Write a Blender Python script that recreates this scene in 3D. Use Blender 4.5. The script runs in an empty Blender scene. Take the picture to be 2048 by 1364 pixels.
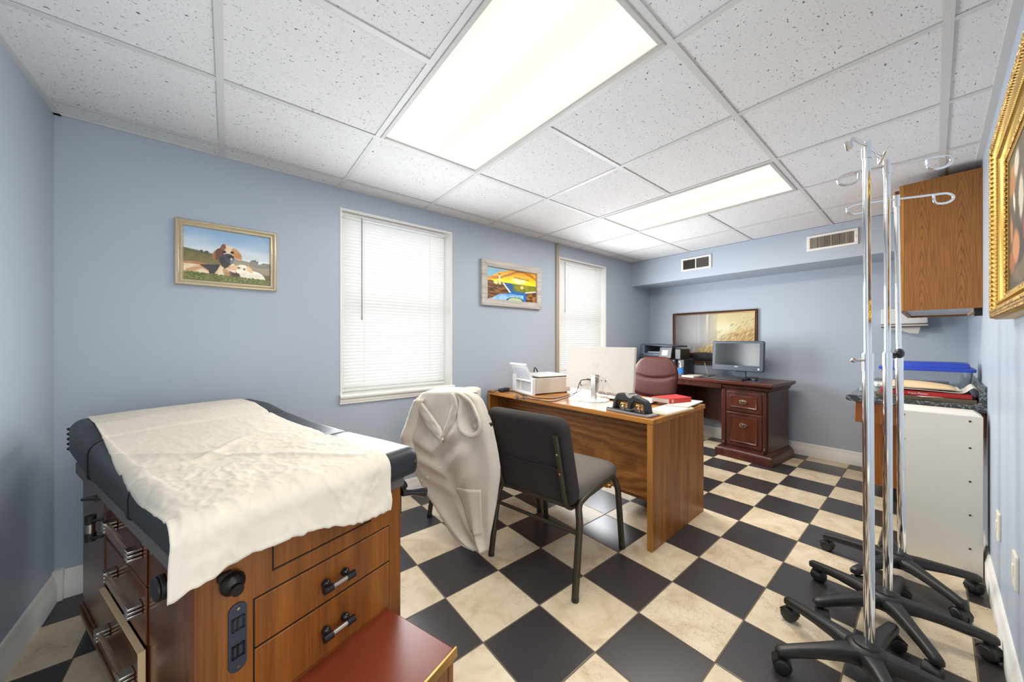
import bpy, bmesh, math, random
from mathutils import Vector, Matrix, noise
random.seed(7)
C = bpy.context.scene.collection
PI = math.pi
# ---------------------------------------------------------------- measuring helpers (pixels of the 2048x1364 photo -> points of the room)
F, CX, CY, EYE = 693.65, 1024.0, 682.0, 1.182
_n = math.hypot(844.55 / F, 1.0)
RX, FX = 844.55 / F / _n, 1.0 / _n            # room X axis seen by the camera: right, forward
def ray(u, v):
    a = (u - CX) / F
    return Vector((a * RX + FX, -a * FX + RX, (CY - v) / F))
def at_x(u, v, x): r = ray(u, v); r *= x / r.x; r.z += EYE; return r
def at_y(u, v, y): r = ray(u, v); r *= y / r.y; r.z += EYE; return r
def at_z(u, v, z): r = ray(u, v); r *= (z - EYE) / r.z; r.z += EYE; return r
def at_plane(u, v, p, n):
    r = ray(u, v); o = Vector((0, 0, EYE)); return o + r * ((p - o).dot(n) / r.dot(n))

# ---------------------------------------------------------------- mesh builder
class MB:
    def __init__(s, M=None): s.bm = bmesh.new(); s.M = M
    def _add(s, vs, fs, smooth=False, M=None):
        m = M if M is not None else s.M
        bv = [s.bm.verts.new((m @ Vector(v)) if m is not None else Vector(v)) for v in vs]
        for f in fs:
            try:
                fc = s.bm.faces.new([bv[i] for i in f]); fc.smooth = smooth
            except ValueError: pass
        return bv
    def box(s, x0, x1, y0, y1, z0, z1, M=None):
        vs = [(x, y, z) for x in (x0, x1) for y in (y0, y1) for z in (z0, z1)]
        s._add(vs, [(0,1,3,2),(4,6,7,5),(0,4,5,1),(2,3,7,6),(0,2,6,4),(1,5,7,3)], M=M); return s
    def hexa(s, pts, M=None):                      # 8 points: bottom quad then top quad
        s._add(pts, [(3,2,1,0),(4,5,6,7),(0,1,5,4),(1,2,6,5),(2,3,7,6),(3,0,4,7)], M=M); return s
    def prism(s, poly, z0, z1, M=None, smooth=False):
        n = len(poly)
        vs = [(p[0], p[1], z0) for p in poly] + [(p[0], p[1], z1) for p in poly]
        s._add(vs, [tuple(range(n - 1, -1, -1)), tuple(range(n, 2 * n))] + [(i, (i + 1) % n, n + (i + 1) % n, n + i) for i in range(n)], smooth, M); return s
    def rings(s, rings, caps=True, closed=False, smooth=True, M=None):
        n = len(rings[0]); vs = [p for r in rings for p in r]; fs = []
        m = len(rings)
        for i in range(m if closed else m - 1):
            a, b = i * n, ((i + 1) % m) * n
            for j in range(n): fs.append((a + j, a + (j + 1) % n, b + (j + 1) % n, b + j))
        if caps and not closed:
            fs.append(tuple(range(n - 1, -1, -1))); fs.append(tuple((m - 1) * n + j for j in range(n)))
        s._add(vs, fs, smooth, M); return s
    def tube(s, pts, r, n=10, closed=False, flat=None, M=None, caps=True):
        pts = [Vector(p) for p in pts]; m = len(pts); rs = r if isinstance(r, (list, tuple)) else [r] * m
        up = None; out = []
        for i, p in enumerate(pts):
            a = pts[(i - 1) % m] if (closed or i > 0) else p
            b = pts[(i + 1) % m] if (closed or i < m - 1) else p
            t = (b - a).normalized()
            if up is None:
                up = Vector((0, 0, 1)) if abs(t.z) < .9 else Vector((1, 0, 0))
            x = (up - t * up.dot(t))
            if x.length < 1e-5: x = t.orthogonal()
            x.normalize(); y = t.cross(x); up = x
            q = flat if flat else (1, 1)
            out.append([p + x * (math.cos(2 * PI * k / n + PI / n) * rs[i] * q[0]) + y * (math.sin(2 * PI * k / n + PI / n) * rs[i] * q[1]) for k in range(n)])
        return s.rings(out, caps=caps, closed=closed, M=M)
    def cyl(s, p0, p1, r, n=20, r1=None, M=None):
        p0, p1 = Vector(p0), Vector(p1); s.tube([p0, p1], [r, r if r1 is None else r1], n, M=M); return s
    def lathe(s, prof, n=24, M=None, smooth=True):
        rg = [[(r * math.cos(2 * PI * k / n), r * math.sin(2 * PI * k / n), z) for k in range(n)] for r, z in prof]
        return s.rings(rg, M=M, smooth=smooth)
    def ball(s, c, r, sc=(1, 1, 1), n=16, M=None):
        T = Matrix.Translation(Vector(c)) @ Matrix.Diagonal((sc[0], sc[1], sc[2], 1))
        T = (M @ T) if M is not None else ((s.M @ T) if s.M is not None else T)
        return s.lathe([(max(r * math.sin(PI * k / 10), 1e-4), -r * math.cos(PI * k / 10)) for k in range(11)], n, M=T)
    def grid(s, fn, nu, nv, smooth=True, M=None):
        vs = [fn(i / nu, j / nv) for j in range(nv + 1) for i in range(nu + 1)]
        w = nu + 1
        s._add(vs, [(j * w + i, j * w + i + 1, (j + 1) * w + i + 1, (j + 1) * w + i) for j in range(nv) for i in range(nu)], smooth, M); return s
    def build(s, name, mat, parent=None, bevel=0, seg=2, solid=0, sub=0, off=0, loc=None, done=False):
        bmesh.ops.recalc_face_normals(s.bm, faces=s.bm.faces)
        if parent and not done and name not in WHOLE:
            cl = clusters(s.bm)
            if 1 < len(cl) <= 14:
                out = None
                for vs in cl:
                    t = MB(); mp = {v: t.bm.verts.new(v.co) for v in vs}
                    for f in {f for v in vs for f in v.link_faces}:
                        g = t.bm.faces.new([mp[v] for v in f.verts]); g.smooth = f.smooth
                    o = t.build(name, mat, parent, bevel, seg, solid, sub, off, loc, True); out = out or o
                s.bm.free(); return out
        me = bpy.data.meshes.new(name); s.bm.to_mesh(me); s.bm.free(); me.set_sharp_from_angle(angle=.95)
        o = bpy.data.objects.new(name, me); C.objects.link(o)
        for m in (mat if isinstance(mat, (list, tuple)) else [mat]): me.materials.append(m)
        if parent: o.parent = parent
        if loc: o.location = loc
        if solid:
            d = o.modifiers.new('solid', 'SOLIDIFY'); d.thickness = solid; d.offset = off
        if bevel:
            b = o.modifiers.new('bevel', 'BEVEL'); b.width = bevel; b.segments = seg; b.limit_method = 'ANGLE'; b.angle_limit = .6
        if sub:
            d = o.modifiers.new('sub', 'SUBSURF'); d.levels = sub; d.render_levels = sub
        return o
WHOLE = {'slats', 'fins', 'keys', 'leaf_ornament', 'bead_ornament', 'inner_ornament', 'ceiling_grid', 'window_frame', 'socket', 'panel_groove', 'tub_contents', 'cover', 'lid_gap'}
def clusters(bm):                                       # loose pieces of a mesh, touching ones kept together
    seen = set(); isl = []
    for v in bm.verts:
        if v in seen: continue
        st = [v]; seen.add(v); cur = []
        while st:
            a = st.pop(); cur.append(a)
            for e in a.link_edges:
                b = e.other_vert(a)
                if b not in seen: seen.add(b); st.append(b)
        lo = [min(p.co[k] for p in cur) - .0012 for k in range(3)]; hi = [max(p.co[k] for p in cur) + .0012 for k in range(3)]
        isl.append([cur, lo, hi])
    ch = True
    while ch:
        ch = False
        for i in range(len(isl)):
            for j in range(i + 1, len(isl)):
                a, b = isl[i], isl[j]
                if all(a[1][k] <= b[2][k] and b[1][k] <= a[2][k] for k in range(3)):
                    a[0] += b[0]; a[1] = [min(p, q) for p, q in zip(a[1], b[1])]; a[2] = [max(p, q) for p, q in zip(a[2], b[2])]
                    isl.pop(j); ch = True; break
            if ch: break
    return [i[0] for i in isl]
def rrect(x0, x1, y0, y1, r, k=5):
    out = []
    for cx, cy, a in ((x1 - r, y1 - r, 0), (x0 + r, y1 - r, 90), (x0 + r, y0 + r, 180), (x1 - r, y0 + r, 270)):
        for i in range(k + 1):
            t = math.radians(a + 90 * i / k); out.append((cx + r * math.cos(t), cy + r * math.sin(t)))
    return out
def arc(pts, k=6, r=.03):                           # polyline with rounded corners
    pts = [Vector(p) for p in pts]; out = [pts[0]]
    for a, b, c in zip(pts, pts[1:], pts[2:]):
        u, w = (a - b), (c - b); q = min(r, u.length * .49, w.length * .49); u.normalize(); w.normalize()
        p0, p1 = b + u * q, b + w * q
        for i in range(k + 1):
            t = i / k; out.append(p0 * (1 - t) ** 2 + b * (2 * t * (1 - t)) + p1 * t * t)
    out.append(pts[-1]); return out
def smooth_path(pts, k=6):                          # Catmull-Rom
    P = [Vector(p) for p in pts]; P = [P[0] * 2 - P[1]] + P + [P[-1] * 2 - P[-2]]; out = []
    for i in range(1, len(P) - 2):
        for j in range(k):
            t = j / k; a, b, c, d = P[i - 1:i + 3]
            out.append(.5 * ((2 * b) + (c - a) * t + (2 * a - 5 * b + 4 * c - d) * t * t + (3 * b - a - 3 * c + d) * t ** 3))
    out.append(P[-2]); return out
def lerp_table(tab, x):
    if x <= tab[0][0]: return tab[0][1]
    for (a, p), (b, q) in zip(tab, tab[1:]):
        if x <= b: return p + (q - p) * (x - a) / (b - a)
    return tab[-1][1]
def sstep(a, b, x):
    t = max(0., min(1., (x - a) / (b - a))); return t * t * (3 - 2 * t)
def tag(o, label, cat, group=None, kind=None):
    if label: o['label'] = label
    if cat: o['category'] = cat
    if group: o['group'] = group
    if kind: o['kind'] = kind
    return o
def thing(name, label, cat, loc=(0, 0, 0), rz=0, group=None):
    o = bpy.data.objects.new(name, None); C.objects.link(o); o.empty_display_size = .05
    o.location = loc; o.rotation_euler = (0, 0, rz)
    return tag(o, label, cat, group)
def struct(o): o['kind'] = 'structure'; return o
def dup(root, loc, rz, label=None):
    r = root.copy(); C.objects.link(r); r.location = loc; r.rotation_euler = (0, 0, rz)
    if label: r['label'] = label
    for ch in list(root.children):
        c = ch.copy(); C.objects.link(c); c.parent = r
        for g in ch.children:
            d = g.copy(); C.objects.link(d); d.parent = c
    return r
def text_mesh(name, body, size, mat, parent, M, ext=.0006, shear=0):
    cu = bpy.data.curves.new(name, 'FONT'); cu.body = body; cu.size = size; cu.extrude = ext; cu.align_x = 'CENTER'; cu.align_y = 'CENTER'; cu.shear = shear
    t = bpy.data.objects.new(name, cu); C.objects.link(t)
    me = bpy.data.meshes.new_from_object(t.evaluated_get(bpy.context.evaluated_depsgraph_get()))
    bpy.data.objects.remove(t); bpy.data.curves.remove(cu)
    me.transform(M); me.materials.clear(); me.materials.append(mat)
    o = bpy.data.objects.new(name, me); C.objects.link(o); o.parent = parent; return o
def basis(o, x, y, z):                              # matrix from origin and axes
    M = Matrix.Identity(4)
    for i, a in enumerate((x, y, z)):
        for k in range(3): M[k][i] = a[k]
    for k in range(3): M[k][3] = o[k]
    return M

# ---------------------------------------------------------------- materials
def lin(c):
    f = lambda v: (v / 255) / 12.92 if v / 255 <= .04045 else ((v / 255 + .055) / 1.055) ** 2.4
    return (f(c[0]), f(c[1]), f(c[2]), 1)
class NM:
    def __init__(s, name):
        s.m = bpy.data.materials.new(name); s.m.use_nodes = True; s.t = s.m.node_tree; s.b = s.t.nodes['Principled BSDF']
    def n(s, kind, **kw):
        d = s.t.nodes.new(kind)
        for k, v in kw.items():
            if k in d.inputs: d.inputs[k].default_value = v
            else: setattr(d, k, v)
        return d
    def l(s, a, b): s.t.links.new(a, b)
    def coord(s, scale=(1, 1, 1), rot=(0, 0, 0), loc=(0, 0, 0), kind='Object'):
        tc = s.n('ShaderNodeTexCoord'); mp = s.n('ShaderNodeMapping'); s.l(tc.outputs[kind], mp.inputs[0])
        mp.inputs['Scale'].default_value = scale; mp.inputs['Rotation'].default_value = rot; mp.inputs['Location'].default_value = loc
        return mp.outputs[0]
    def noise(s, vec, scale, detail=4, rough=.55, dist=0):
        d = s.n('ShaderNodeTexNoise'); d.inputs['Scale'].default_value = scale; d.inputs['Detail'].default_value = detail
        d.inputs['Roughness'].default_value = rough; d.inputs['Distortion'].default_value = dist
        if vec is not None: s.l(vec, d.inputs['Vector'])
        return d.outputs['Fac']
    def ramp(s, fac, stops):
        d = s.n('ShaderNodeValToRGB'); e = d.color_ramp.elements
        while len(e) < len(stops): e.new(.5)
        for i, (p, c) in enumerate(stops): e[i].position = p; e[i].color = c if len(c) == 4 else lin(c)
        s.l(fac, d.inputs[0]); return d.outputs[0]
    def mix(s, fac, a, b, mode='MIX'):
        d = s.n('ShaderNodeMix', data_type='RGBA', blend_type=mode)
        for v, i in ((fac, 0), (a, 6), (b, 7)):
            if hasattr(v, 'links'): s.l(v, d.inputs[i])
            else: d.inputs[i].default_value = v
        return d.outputs[2]
    def math(s, op, a, b=0., c=0.):
        d = s.n('ShaderNodeMath', operation=op)
        for v, i in ((a, 0), (b, 1), (c, 2)):
            if hasattr(v, 'links'): s.l(v, d.inputs[i])
            else: d.inputs[i].default_value = v
        return d.outputs[0]
    def bump(s, h, strength=.3, dist=.002):
        d = s.n('ShaderNodeBump'); d.inputs['Strength'].default_value = strength; d.inputs['Distance'].default_value = dist
        s.l(h, d.inputs['Height']); s.l(d.outputs[0], s.b.inputs['Normal'])
    def base(s, v):
        if hasattr(v, 'links'): s.l(v, s.b.inputs['Base Color'])
        else: s.b.inputs['Base Color'].default_value = v
    def set(s, rough=.5, metal=0, spec=.5, **kw):
        s.b.inputs['Roughness'].default_value = rough; s.b.inputs['Metallic'].default_value = metal; s.b.inputs['Specular IOR Level'].default_value = spec
        for k, v in kw.items(): s.b.inputs[k].default_value = v
        return s.m
def plain(name, c, rough=.5, metal=0, spec=.5, var=.06, vs=30, bump=0, bs=200, **kw):
    q = NM(name); v = q.coord(); f = q.noise(v, vs, 3)
    a = lin(c); q.base(q.mix(f, tuple(min(1, x * (1 - var)) for x in a[:3]) + (1,), tuple(min(1, x * (1 + var)) for x in a[:3]) + (1,)))
    if bump: q.bump(q.noise(v, bs, 2), bump, .001)
    return q.set(rough, metal, spec, **kw)
def wood(name, dark, mid, light, axis='z', rough=.4, sc=1., rings=False, center=(0, 0, 0), fine=.35, spec=.5):
    q = NM(name)
    al, ac = .9 * sc, 14 * sc
    s = {'x': (al, ac, ac), 'y': (ac, al, ac), 'z': (ac, ac, al)}[axis]
    v = q.coord(s)
    f = q.noise(v, 1.6, 5, .6, .6)
    fs = {'x': (4, 260, 260), 'y': (260, 4, 260), 'z': (260, 260, 4)}[axis]
    g = q.noise(q.coord(fs), 1, 2)
    if rings:
        rot = {'z': (math.radians(4), math.radians(5), 0), 'y': (math.radians(5), 0, math.radians(4)), 'x': (0, math.radians(5), math.radians(4))}[axis]
        w = q.n('ShaderNodeTexWave', wave_type='RINGS', rings_direction=axis.upper())
        q.l(q.coord((1, 1, 1), rot, center), w.inputs['Vector'])
        w.inputs['Scale'].default_value = 16 * sc; w.inputs['Distortion'].default_value = 2.2; w.inputs['Detail'].default_value = 2; w.inputs['Detail Scale'].default_value = 1.2
        f = q.math('ADD', q.math('MULTIPLY', w.outputs['Fac'], .34), q.math('MULTIPLY', f, .66))
    c = q.ramp(f, [(.25, dark), (.5, mid), (.72, light)])
    c = q.mix(fine, c, q.ramp(g, [(.35, (60, 45, 30)), (.6, (255, 255, 255))]), 'MULTIPLY')
    q.base(c); q.bump(g, .08, .0005)
    return q.set(rough, 0, spec)
M = {}
M['wall'] = (lambda q: (q.base(q.mix(q.noise(q.coord(), 2.2, 2), lin((172, 183, 197)), lin((176, 187, 200)))), q.bump(q.noise(q.coord(), 260, 2), .06, .0006), q.set(.42, 0, .45))[-1])(NM('wall_paint'))
M['white_trim'] = plain('white_trim_paint', (236, 234, 228), .4, var=.02)
M['white_plastic'] = plain('white_plastic', (220, 220, 218), .4, var=.02)
M['cream_plastic'] = plain('cream_plastic', (200, 192, 180), .45, var=.02)
M['ivory'] = plain('ivory_plate', (233, 228, 212), .35, var=.02)
M['tee'] = plain('white_enamel_tee', (206, 206, 205), .5, var=.02)
M['chrome'] = plain('chrome', (232, 232, 232), .07, 1, var=.01)
M['dull_chrome'] = plain('dull_chrome', (190, 186, 178), .25, 1, var=.05)
M['dark_metal'] = plain('dark_metal', (44, 40, 38), .35, .7, var=.1)
M['bronze'] = plain('olive_bronze_tube', (74, 68, 56), .38, .55, var=.1)
M['black_plastic'] = plain('black_plastic', (32, 31, 31), .42, var=.1)
M['black_gloss'] = plain('glossy_black_plastic', (22, 23, 26), .2, var=.1)
M['navy_plastic'] = plain('blue_black_plastic', (46, 52, 64), .35, var=.1)
M['slate'] = plain('slate_plastic', (62, 70, 84), .4, var=.08)
M['black_vinyl'] = plain('black_vinyl', (40, 42, 47), .42, var=.08, spec=.4, bump=.12, bs=300)
M['grey_board'] = plain('grey_edge_board', (96, 92, 88), .5)
M['red_vinyl'] = plain('brown_red_step_mat', (122, 52, 30), .3, var=.14, vs=8, bump=.05)
M['brass'] = plain('brass_edge', (190, 150, 90), .3, .9)
M['gold'] = (lambda q: (q.base(q.ramp(q.noise(q.coord(), 60, 4), [(.3, (96, 66, 24)), (.5, (170, 132, 62)), (.7, (216, 182, 108))])), q.bump(q.noise(q.coord(), 130, 3), .7, .004), q.set(.35, .75))[-1])(NM('gilt_ornament'))
M['gold_smooth'] = plain('gilt_smooth', (188, 150, 74), .36, .8, var=.15)
M['silver_gold'] = plain('champagne_frame', (206, 190, 160), .35, .5, var=.12, vs=90)
M['grey_fabric'] = (lambda q: (q.base(q.mix(q.noise(q.coord(), 420, 3, .7), lin((60, 56, 53)), lin((134, 126, 118)))), q.bump(q.noise(q.coord(), 600, 2), .3, .001), q.set(.85, 0, .2))[-1])(NM('charcoal_weave'))
M['black_fabric'] = (lambda q: (q.base(q.mix(q.noise(q.coord(), 420, 3, .7), lin((32, 30, 30)), lin((70, 66, 64)))), q.bump(q.noise(q.coord(), 600, 2), .3, .001), q.set(.85, 0, .2))[-1])(NM('black_weave'))
M['burgundy'] = plain('burgundy_leather', (68, 28, 22), .5, spec=.3, var=.12, bump=.12, bs=260)
M['coat'] = (lambda q: (q.base(q.mix(q.noise(q.coord(), 9, 3), lin((204, 194, 178)), lin((220, 212, 198)))), q.bump(q.noise(q.coord(), 700, 2), .2, .0006), q.set(.8, 0, .2))[-1])(NM('off_white_cotton'))
M['exam_paper'] = (lambda q: (q.base(q.mix(q.noise(q.coord(), 6, 4), lin((206, 196, 180)), lin((220, 211, 196)))), q.bump(q.noise(q.coord(), 55, 5, .7, 1.2), .25, .003), q.set(.75, 0, .25))[-1])(NM('crinkled_paper'))
M['paper'] = plain('white_paper', (208, 203, 192), .7, var=.03)
M['manila'] = plain('manila_paper', (222, 192, 150), .65, var=.05)
M['red_cover'] = plain('red_cover', (190, 38, 32), .4, var=.08)
M['white_ink'] = plain('white_ink', (244, 240, 232), .6, var=.01)
M['olive_board'] = plain('olive_board', (92, 82, 62), .5)
M['blue_plastic'] = plain('blue_plastic', (38, 66, 176), .35, var=.05)
M['sponge_blue'] = plain('blue_label', (30, 110, 190), .4, var=.1)
M['clear'] = (lambda q: (q.base(lin((235, 240, 245))), q.set(.08, 0, .5, **{'Transmission Weight': .92, 'IOR': 1.3}))[-1])(NM('clear_plastic'))
M['acrylic'] = (lambda q: (q.base(lin((210, 180, 160))), q.set(.06, 0, .5, **{'Transmission Weight': .85, 'IOR': 1.3}))[-1])(NM('tinted_clear_handle'))
M['glass'] = (lambda q: (q.base((1, 1, 1, 1)), q.set(.0, 0, .5, **{'Transmission Weight': 1., 'IOR': 1.02}))[-1])(NM('window_glass'))
M['screen'] = plain('dark_screen', (24, 28, 32), .16, var=.02, spec=.8)
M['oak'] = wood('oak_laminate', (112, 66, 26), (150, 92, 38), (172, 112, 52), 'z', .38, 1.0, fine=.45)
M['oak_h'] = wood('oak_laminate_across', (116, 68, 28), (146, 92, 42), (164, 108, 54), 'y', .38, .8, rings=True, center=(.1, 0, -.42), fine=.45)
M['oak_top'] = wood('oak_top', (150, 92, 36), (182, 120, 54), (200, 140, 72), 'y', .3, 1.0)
M['oak_cath'] = wood('oak_cathedral', (122, 76, 28), (152, 98, 40), (164, 108, 48), 'z', .4, 1.1, rings=True, center=(0, -.05, 0), fine=.5)
def cathedral(name, dark, mid, light, ys):
    q = NM(name); sx = q.n('ShaderNodeSeparateXYZ'); q.l(q.coord(), sx.inputs[0])
    d = None
    for y in ys:
        a = q.math('ABSOLUTE', q.math('SUBTRACT', sx.outputs[1], y)); d = a if d is None else q.math('MINIMUM', d, a)
    wob = q.noise(q.coord((30, 30, 5)), 1, 3, .6); w2 = q.noise(q.coord((6, 6, 3)), 1, 2)
    v = q.math('ADD', q.math('MULTIPLY', q.math('POWER', d, 1.35), 20.), sx.outputs[2])
    v = q.math('ADD', v, q.math('ADD', q.math('MULTIPLY', wob, .05), q.math('MULTIPLY', w2, .16)))
    s = q.math('FRACT', q.math('MULTIPLY', v, 13.))
    near = q.math('SUBTRACT', 1., q.math('MINIMUM', q.math('MULTIPLY', d, 13.), 1.))
    c = q.mix(q.math('MULTIPLY', near, .75), lin(mid), q.ramp(s, [(0, dark), (.18, mid), (.7, light), (.93, mid), (1, dark)]))
    g = q.noise(q.coord((240, 240, 5)), 1, 3, .6)
    c = q.mix(.55, c, q.ramp(g, [(.3, (96, 70, 44)), (.58, (255, 255, 255))]), 'MULTIPLY')
    q.base(c); return q.set(.38, 0, .5)
M['oak_cath'] = cathedral('oak_cathedral', (104, 60, 20), (150, 96, 38), (162, 106, 46), (.075, .225))
M['oak_light'] = wood('light_oak_edge', (150, 96, 38), (182, 122, 54), (200, 142, 72), 'z', .4)
M['oak_red'] = wood('reddish_oak', (110, 60, 18), (148, 86, 30), (168, 102, 42), 'z', .42)
M['mahogany'] = wood('mahogany', (52, 24, 18), (76, 36, 27), (94, 48, 36), 'z', .32, .9)
M['mahogany_top'] = wood('mahogany_top', (66, 30, 22), (88, 40, 30), (104, 52, 40), 'y', .26, .9)
M['mahogany_panel'] = wood('mahogany_burl', (68, 29, 15), (92, 44, 25), (110, 56, 32), 'z', .3, .45)
M['walnut'] = wood('walnut_veneer', (92, 50, 15), (130, 74, 24), (148, 88, 32), 'z', .36, .8, fine=.25)
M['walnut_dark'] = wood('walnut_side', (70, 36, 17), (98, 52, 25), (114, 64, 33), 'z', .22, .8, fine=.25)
M['white_wood'] = wood('whitewashed_wood', (176, 168, 164), (208, 202, 196), (226, 222, 216), 'x', .6, .8)
M['dark_frame'] = plain('brown_frame', (92, 62, 40), .35, .4, var=.15)
def vein(name, base, v2, light, rough):
    q = NM(name); v = q.coord()
    n1 = q.noise(v, 9, 6, .65, 1.5)
    band = q.math('ABSOLUTE', q.math('SUBTRACT', n1, .5))
    c = q.mix(q.noise(v, 16, 5, .7), lin(base), lin(v2))
    c = q.mix(q.math('SUBTRACT', 1, q.math('SMOOTH_MIN', q.math('MULTIPLY', band, 38), 1., .2)), c, lin(light))
    q.base(c); return q.set(rough)
M['marble'] = vein('dark_marble_laminate', (38, 40, 42), (72, 76, 78), (150, 152, 152), .25)
def attr_mat(name, rough=.35, spec=.4, coat=0):
    q = NM(name); a = q.n('ShaderNodeVertexColor', layer_name='Col'); q.l(a.outputs[0], q.b.inputs['Base Color'])
    return q.set(rough, 0, spec, **({'Coat Weight': coat, 'Coat Roughness': .03} if coat else {}))
M['print_gloss'] = attr_mat('glazed_print', .3, .4, .5)
M['print_satin'] = attr_mat('satin_print', .3, .5)
M['oil'] = attr_mat('oil_paint', .4, .4)
def slat_mat():
    q = NM('white_blind_slat'); q.base(lin((240, 240, 238))); q.set(.45, 0, .4)
    tr = q.n('ShaderNodeBsdfTranslucent'); tr.inputs[0].default_value = lin((250, 248, 242))
    mx = q.n('ShaderNodeMixShader'); mx.inputs[0].default_value = .34
    q.l(q.b.outputs[0], mx.inputs[1]); q.l(tr.outputs[0], mx.inputs[2])
    q.l(mx.outputs[0], q.t.nodes['Material Output'].inputs[0]); return q.m
M['slat'] = slat_mat()
def lamp_mat(name, strength):
    q = NM(name); v = q.coord((1, 1, 1))
    sx = q.n('ShaderNodeSeparateXYZ'); q.l(v, sx.inputs[0])
    # two tubes glow through the prismatic lens as soft bright bands along Y
    b = q.math('COSINE', q.math('MULTIPLY', sx.outputs[0], 2 * PI / .29))
    b = q.math('ADD', q.math('MULTIPLY', b, -.5), .5)
    pr = q.n('ShaderNodeTexVoronoi', feature='F1'); q.l(q.coord((1, 1, 1)), pr.inputs['Vector']); pr.inputs['Scale'].default_value = 110
    b2 = q.math('ADD', q.math('MULTIPLY', b, .85), q.math('MULTIPLY', pr.outputs['Distance'], .18))
    c = q.ramp(b2, [(.0, (248, 242, 226)), (.55, (253, 250, 241)), (1, (255, 254, 250))])
    q.base(lin((60, 58, 54))); q.l(c, q.b.inputs['Emission Color']); q.b.inputs['Emission Strength'].default_value = strength
    return q.set(.5, 0, .1)
M['diffuser'] = lamp_mat('lit_prismatic_lens', 1.0)
def ceiling_mat():
    q = NM('fissured_ceiling_tile'); v = q.coord((1, 1.5, 1))
    n1 = q.noise(v, 72, 3, .6, .4); n2 = q.noise(v, 150, 2, .5); n3 = q.noise(v, 5, 2)
    p1 = q.ramp(n1, [(.315, (104, 104, 104)), (.36, (255, 255, 255))]); p2 = q.ramp(n2, [(.29, (160, 160, 160)), (.35, (255, 255, 255))])
    c = q.mix(1., p1, p2, 'MULTIPLY'); c = q.mix(1., c, q.mix(n3, lin((218, 218, 218)), lin((226, 226, 226))), 'MULTIPLY')
    q.base(c); q.bump(q.math('MINIMUM', q.math('MULTIPLY', n1, 2.5), 1.), .2, .003); return q.set(.9, 0, .1)
M['ceiling'] = ceiling_mat()
def floor_mat():
    q = NM('checkerboard_tile'); T = .3048
    v = q.coord((1 / T, 1 / T, 1), (0, 0, 0), (-1.3847 / T + 40, -.8166 / T + 40, .5))
    ck = q.n('ShaderNodeTexChecker'); q.l(v, ck.inputs['Vector']); ck.inputs['Scale'].default_value = 1
    sx = q.n('ShaderNodeSeparateXYZ'); q.l(v, sx.inputs[0])
    def edge(o):
        f = q.math('FRACT', o); return q.math('MINIMUM', f, q.math('SUBTRACT', 1, f))
    e = q.math('MINIMUM', edge(sx.outputs[0]), edge(sx.outputs[1]))
    fl = q.n('ShaderNodeVectorMath', operation='FLOOR'); q.l(v, fl.inputs[0])
    wn = q.n('ShaderNodeTexWhiteNoise'); q.l(fl.outputs[0], wn.inputs['Vector'])
    sh = q.n('ShaderNodeVectorMath', operation='SCALE'); q.l(wn.outputs['Color'], sh.inputs[0]); sh.inputs[3].default_value = 20
    ad = q.n('ShaderNodeVectorMath', operation='ADD'); q.l(v, ad.inputs[0]); q.l(sh.outputs[0], ad.inputs[1]); w = ad.outputs[0]
    m1 = q.noise(w, 2.2, 6, .62, .8); m2 = q.noise(w, 7, 5, .65, 1.2); m3 = q.noise(w, 1.6, 2)
    li = q.ramp(m1, [(.3, (196, 174, 142)), (.52, (218, 200, 172)), (.75, (228, 214, 190))])
    vn = q.math('LESS_THAN', q.math('ABSOLUTE', q.math('SUBTRACT', m2, .5)), .0055)
    vn = q.math('MULTIPLY', vn, q.math('GREATER_THAN', m3, .55))
    li = q.mix(q.math('MULTIPLY', vn, .75), li, lin((92, 72, 52)))
    tint = q.mix(wn.outputs['Value'], (.93, .92, .9, 1), (1.0, 1.0, 1.0, 1)); li = q.mix(1., li, tint, 'MULTIPLY')
    dk = q.ramp(q.noise(w, 60, 3, .7), [(.3, (50, 47, 48)), (.7, (66, 62, 62))])
    c = q.mix(ck.outputs['Fac'], dk, li)
    gm = q.math('LESS_THAN', e, .0085)
    c = q.mix(gm, c, lin((104, 92, 74))); q.base(c)
    r = q.mix(ck.outputs['Fac'], (.3, .3, .3, 1), (.42, .42, .42, 1)); q.l(q.mix(gm, r, (.8, .8, .8, 1)), q.b.inputs['Roughness'])
    h = q.math('MINIMUM', q.math('MULTIPLY', e, 60), 1.); q.bump(q.math('ADD', h, q.math('MULTIPLY', q.noise(w, 30, 3), .06)), .35, .002)
    q.b.inputs['Specular IOR Level'].default_value = .5
    return q.m
M['floor'] = floor_mat()
# ================================================================ the room
WY, LX, BX, RY, H, SX, SZ = 2.55, -.61, 4.62, -.175, 2.216, 4.15, 1.905   # window wall, left, back, right wall, ceiling, soffit front / underside
HY, HX = -1.7, .95                                     # the room runs on behind the photographer
W1 = (.59, 1.447, .805, 2.085); W2 = (2.746, 3.583, .805, 2.085)
def wall_with_holes(x0, x1, holes, y0, y1, z1):
    b = MB(); xs = x0
    for (a, c, z0, zt) in holes:
        b.box(xs, a, y0, y1, 0, z1); b.box(a, c, y0, y1, 0, z0); b.box(a, c, y0, y1, zt, z1); xs = c
    b.box(xs, x1, y0, y1, 0, z1); return b
struct(MB().box(LX - .15, BX + .15, HY - .15, WY + .2, -.1, 0).build('floor', M['floor']))
struct(wall_with_holes(LX - .15, BX + .15, [W1, W2], WY, WY + .17, H + .12).build('wall_window', M['wall']))
struct(MB().box(LX - .15, LX, HY - .15, WY, 0, H + .12).build('wall_left', M['wall']))
struct(MB().box(BX, BX + .15, RY, WY, 0, H + .12).build('wall_back', M['wall']))
struct(MB().box(HX, BX + .15, RY - .15, RY, 0, H + .12).build('wall_right', M['wall']))
struct(MB().box(SX, BX, RY, WY, SZ, H).build('wall_soffit', M['wall']))
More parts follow.
